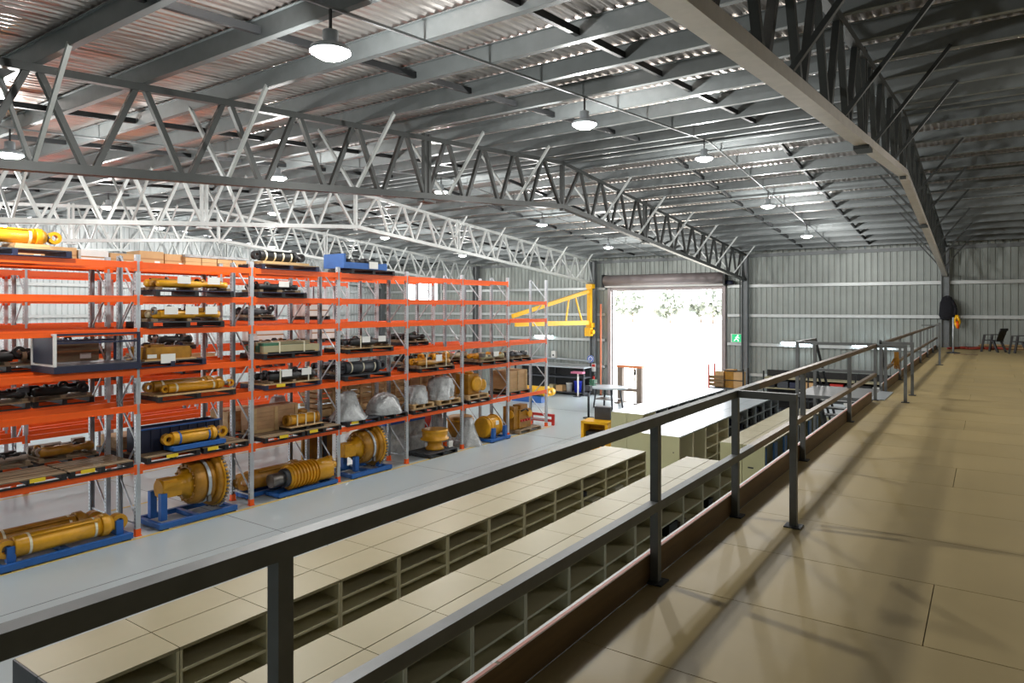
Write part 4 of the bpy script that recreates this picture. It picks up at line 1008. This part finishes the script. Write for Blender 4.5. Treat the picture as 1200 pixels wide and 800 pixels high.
t = thing('wall_cable', 'thin dark conduit running up the wall to the exit sign', 'conduit', (-9.95, 33.82, 3.5)); MB().tube([(0, 0, 0), (0, 0, 3.7)], .018).build('pipe', DGRY, t)
t = thing('low_shelving', 'low dark shelving with pale boards along the back wall right of the door', 'shelving', (-5.6, 32.9, 0))
for z in (.1, .6, 1.1, 1.55): span('shelf_board', t, CREAM if z > 1 else DGRY, -2.9, 2.9, -.4, .4, z, z + .05)
for x in (-2.88, -.95, .95, 2.88):
    for y in (-.38, .38): span('upright', t, BLK, x - .03, x + .03, y - .03, y + .03, 0, 1.9)
span('back_sheet', t, BLK, -2.9, 2.9, .38, .4, .1, 1.9)
for k in range(10):
    m_ = [BLK, DGRY, NAVY, CARD, BLK, REDP, DGRY, BLK, WHITE, DGRY][k]; nm = ['black', 'dark grey', 'navy', 'tan', 'small black', 'red', 'grey', 'square black', 'white', 'last grey'][k]
    t = thing('storage_box', f'{nm} box on the low dark shelving right of the door, {ORDN[k]} from the left', 'box', (-8.2 + k * .56, 32.72, 1.15)); d = .2 + .03 * (k % 3)
    span('body', t, m_, -d, d, -.22, .22, 0, .24 + .04 * (k % 2)); span('lid', t, m_, -d - .01, d + .01, -.23, .23, .24 + .04 * (k % 2), .27 + .04 * (k % 2))
t = thing('steel_table', 'wide steel topped table beyond the far shelving near the stair', 'table', (-3.6, 25.2, 0)); span('table_top', t, GREYC, -1.1, 1.1, -1.5, 1.5, 1.30, 1.36)
for x in (-1.05, 1.05):
    for y in (-1.45, 1.45): span('leg', t, DGRY, x - .04, x + .04, y - .04, y + .04, 0, 1.3)
span('apron', t, CREAMG, -1.08, 1.08, -1.47, -1.44, .75, 1.30); span('side_sheet', t, DGRY, 1.05, 1.08, -1.44, 1.44, .6, 1.30)
t = thing('grey_bin', 'pale grey lidded bin before the steel table near the stair', 'bin', (-3.0, 22.6, 0)); MB().box((0, 0, .55), (1.0, .8, 1.1)).build('tub', GREYC, t); MB().box((0, 0, 1.13), (1.06, .86, .06)).build('lid', CREAM, t)
t = thing('air_hose_reel', 'small white reel on the steel table', 'reel', (-3.9, 25.9, 1.36)); MB().ring(.17, .07, .14, 'Y', (0, 0, .17), 18).build('reel', WHITE, t); span('stand', t, DGRY, -.12, .12, -.09, .09, 0, .02)
t = thing('yellow_cylinder', 'yellow cylinder with end eye lying on blue stand beyond the front rack', 'cylinder', (-19.3, 29.3, 0)); span('stand', t, BLUE, -.9, .9, -.3, .3, 0, .32)
MB().lathe([(.22, -1.1), (.24, -1.05), (.24, .9), (.27, .92), (.27, 1.1)], 20, 'X', (0, 0, .58)).build('barrel', YELB, t); MB().ring(.2, .1, .2, 'Y', (1.3, 0, .58), 16).build('end_eye', YELB, t)

# far end of the mezzanine
def chair(label, loc, rz):
    t = thing('plastic_chair', label, 'chair', loc, rz)
    MB().prism([(-.24, .40), (.22, .43), (.22, .455), (-.24, .425)], -.24, .24, 'X').build('seat', PLAS, t)
    b = MB()
    for k in range(5): x = -.19 + k * .095; b.bar((x, -.22, .43), (x * 1.05, -.36, .84), .082, .018)
    b.bar((-.25, -.37, .84), (.25, -.37, .84), .03, .09); b.build('backrest', PLAS, t)
    for sx in (-1, 1):
        x = sx * .25
        bar('front_leg', t, PLAS, (x * 1.08, .27, 0), (x, .17, .63), .05, .07); bar('rear_leg', t, PLAS, (x * 1.1, -.30, 0), (x, -.12, .44), .05, .07)
        bar('armrest', t, PLAS, (x, .20, .64), (x, -.30, .66), .06, .03)
    return t
chair('black plastic armchair at the far end of the mezzanine, left one', (0.18, 31.2, MZ), math.radians(62))
chair('black plastic armchair at the far end of the mezzanine, cut by the frame edge', (0.98, 30.4, MZ), math.radians(70))
t = thing('hanging_jacket', 'dark jacket bundle hanging on the column at the far mezzanine end', 'jacket', (-1.36, 33.36, MZ + 1.15))
vs = []; fs = []; n = 16; rr = random.Random(4)
pr = [(.04, 1.0), (.14, .94), (.22, .72), (.24, .45), (.27, .2), (.23, .03), (.08, 0)]
for r, z in pr:
    for k in range(n):
        a = 2 * PI * k / n; q = r * (1 + .18 * math.sin(2 * a + z * 3) + .08 * rr.uniform(-1, 1)); vs.append((q * math.cos(a), .6 * q * math.sin(a), z))
for j in range(len(pr) - 1):
    for k in range(n): fs.append((j * n + k, (j + 1) * n + k, (j + 1) * n + (k + 1) % n, j * n + (k + 1) % n))
MB().add(vs, fs, True).build('jacket_body', CLOTH, t)
MB().tube([(.17, -.05, .80), (.30, -.08, .5), (.29, -.08, .2)], .06, 8).build('sleeve', CLOTH, t)
t = thing('stand_pole', 'slim pale pole on a round foot at the far mezzanine end', 'stand', (-1.02, 29.6, MZ)); MB().tube([(0, 0, .02), (0, 0, 1.30)], .03).build('pole', GREYC, t); MB().lathe([(.22, 0), (.22, .02), (.05, .05)], 18).build('foot', DGRY, t)
t = thing('safety_harness', 'yellow and orange harness hanging beside the jacket', 'harness', (-1.02, 33.24, MZ + .80)); MB().tube([(0, 0, .55), (-.08, 0, .3), (.02, 0, .02), (.1, 0, .28), (0, 0, .55)], .05).build('webbing', YELB, t); MB().tube([(.02, -.03, .3), (.04, -.03, .0)], .05).build('strap_end', ORNG, t)
MB().tube([(0, .0, .5), (-.05, .02, .75)], .015).build('cord', BLK, t)
t = thing('red_hose', 'dull red hose lying coiled on the boards at the far mezzanine end', 'hose', (-.6, 32.6, MZ))
hp = [(-.7, -.6), (-.3, -.3), (.1, .2), (.5, .35), (.8, .1), (.5, -.15), (0, -.2), (-.3, .1), (.2, .5), (.9, .45), (1.3, .3)]
MB().tube([(a, b, .045 + .02 * (i % 2)) for i, (a, b) in enumerate(hp)], .045, 8).build('hose', M('dull_red', (150, 54, 40), .5), t)
t = thing('timber_offcut', 'flat dark timber offcut on the mezzanine boards near the pole', 'timber', (-.62, 28.6, MZ)); span('plank', t, WOODD, -.35, .35, -.05, .05, 0, .035)
t = thing('plank_stack', 'stack of tan planks on the boards at the far wall behind the chairs', 'timber', (.9, 33.3, MZ))
for k in range(4): span('plank', t, WOOD if k % 2 else TIMB, -1.3 + .05 * k, 1.5 - .04 * k, -.15, .15, .05 * k, .05 * k + .045)
t = thing('stanchion_post', 'single grey stanchion standing inside the guardrail near the far mezzanine end', 'post', (-1.13, 23.2, MZ)); span('post', t, RAIL, -.03, .03, -.03, .03, .012, 1.22); span('base_plate', t, DGRY, -.09, .09, -.09, .09, 0, .012); span('chain_arm', t, RAIL, -.45, -.03, -.02, .02, 1.12, 1.16)
t = thing('work_glove', 'tan work glove draped over the gate post by the stair opening', 'glove', (-1.30, 13.66, MZ + .60)); MB().box((0, -.05, .22), (.07, .03, .12)).box((.0, -.05, .11), (.08, .03, .12)).bar((-.04, -.05, .16), (-.075, -.05, .08), .025, .025).build('palm', YELD, t)
for k in range(4): MB().tube([(-.03 + .022 * k, -.05, .06), (-.03 + .024 * k, -.05, -.01 - .01 * (k % 2))], .011, 6).build('finger', YELD, t)

# ---------------------------------------------------------------- outside the roller door
g = struct('ground'); MB().box((-70, 150, -.11), (340, 231.6, .2)).build('gravel', DIRT, g)
g2 = struct('ground'); MB().box((-14, -21.6, -.11), (80, 40, .2)).build('gravel', DIRT, g2)
rt = random.Random(11)
for k in range(16):
    x = -122 + k * 6.7 + rt.uniform(-.6, .6); y = 205 + 9 * (k % 2); hh = rt.uniform(8.5, 11.5)
    t = thing('bush_tree', f'pale sunlit tree far beyond the open door, {ORDN[k] if k < 14 else ("fifteenth" if k == 14 else "sixteenth")} from the left', 'tree', (x, y, 0), 0, 'trees beyond the door')
    MB().lathe([(.25, 0), (.14, hh * .5)], 8).build('trunk', BARK, t)
    m = MB()
    for q in range(240):
        a = rt.uniform(0, 2 * PI); u = rt.uniform(-1, 1); rr_ = rt.uniform(.55, 1.0); s_ = math.sqrt(1 - u * u)
        c = Vector((hh * .40 * rr_ * s_ * math.cos(a), hh * .40 * rr_ * s_ * math.sin(a), hh * .60 + hh * .40 * u * rr_))
        e = Euler((rt.uniform(0, 6), rt.uniform(0, 6), rt.uniform(0, 6))).to_matrix(); d = rt.uniform(.35, .8)
        m.add([c + e @ Vector(p) for p in ((-d, -d, 0), (d, -d, 0.1), (d, d, 0), (-d, d, -.1))], [(0, 1, 2, 3)])
    m.build('foliage', LEAF, t)
for k in range(3):
    t = thing('yard_post', f'pale steel yard post beyond the open door, {["left", "middle", "right"][k]} one', 'post', (-21.5 + 3.2 * k, 46.0, 0)); MB().tube([(0, 0, 0), (0, 0, 2.4)], .05).build('pole', WHITE, t); span('foot', t, WHITE, -.12, .12, -.12, .12, 0, .03)
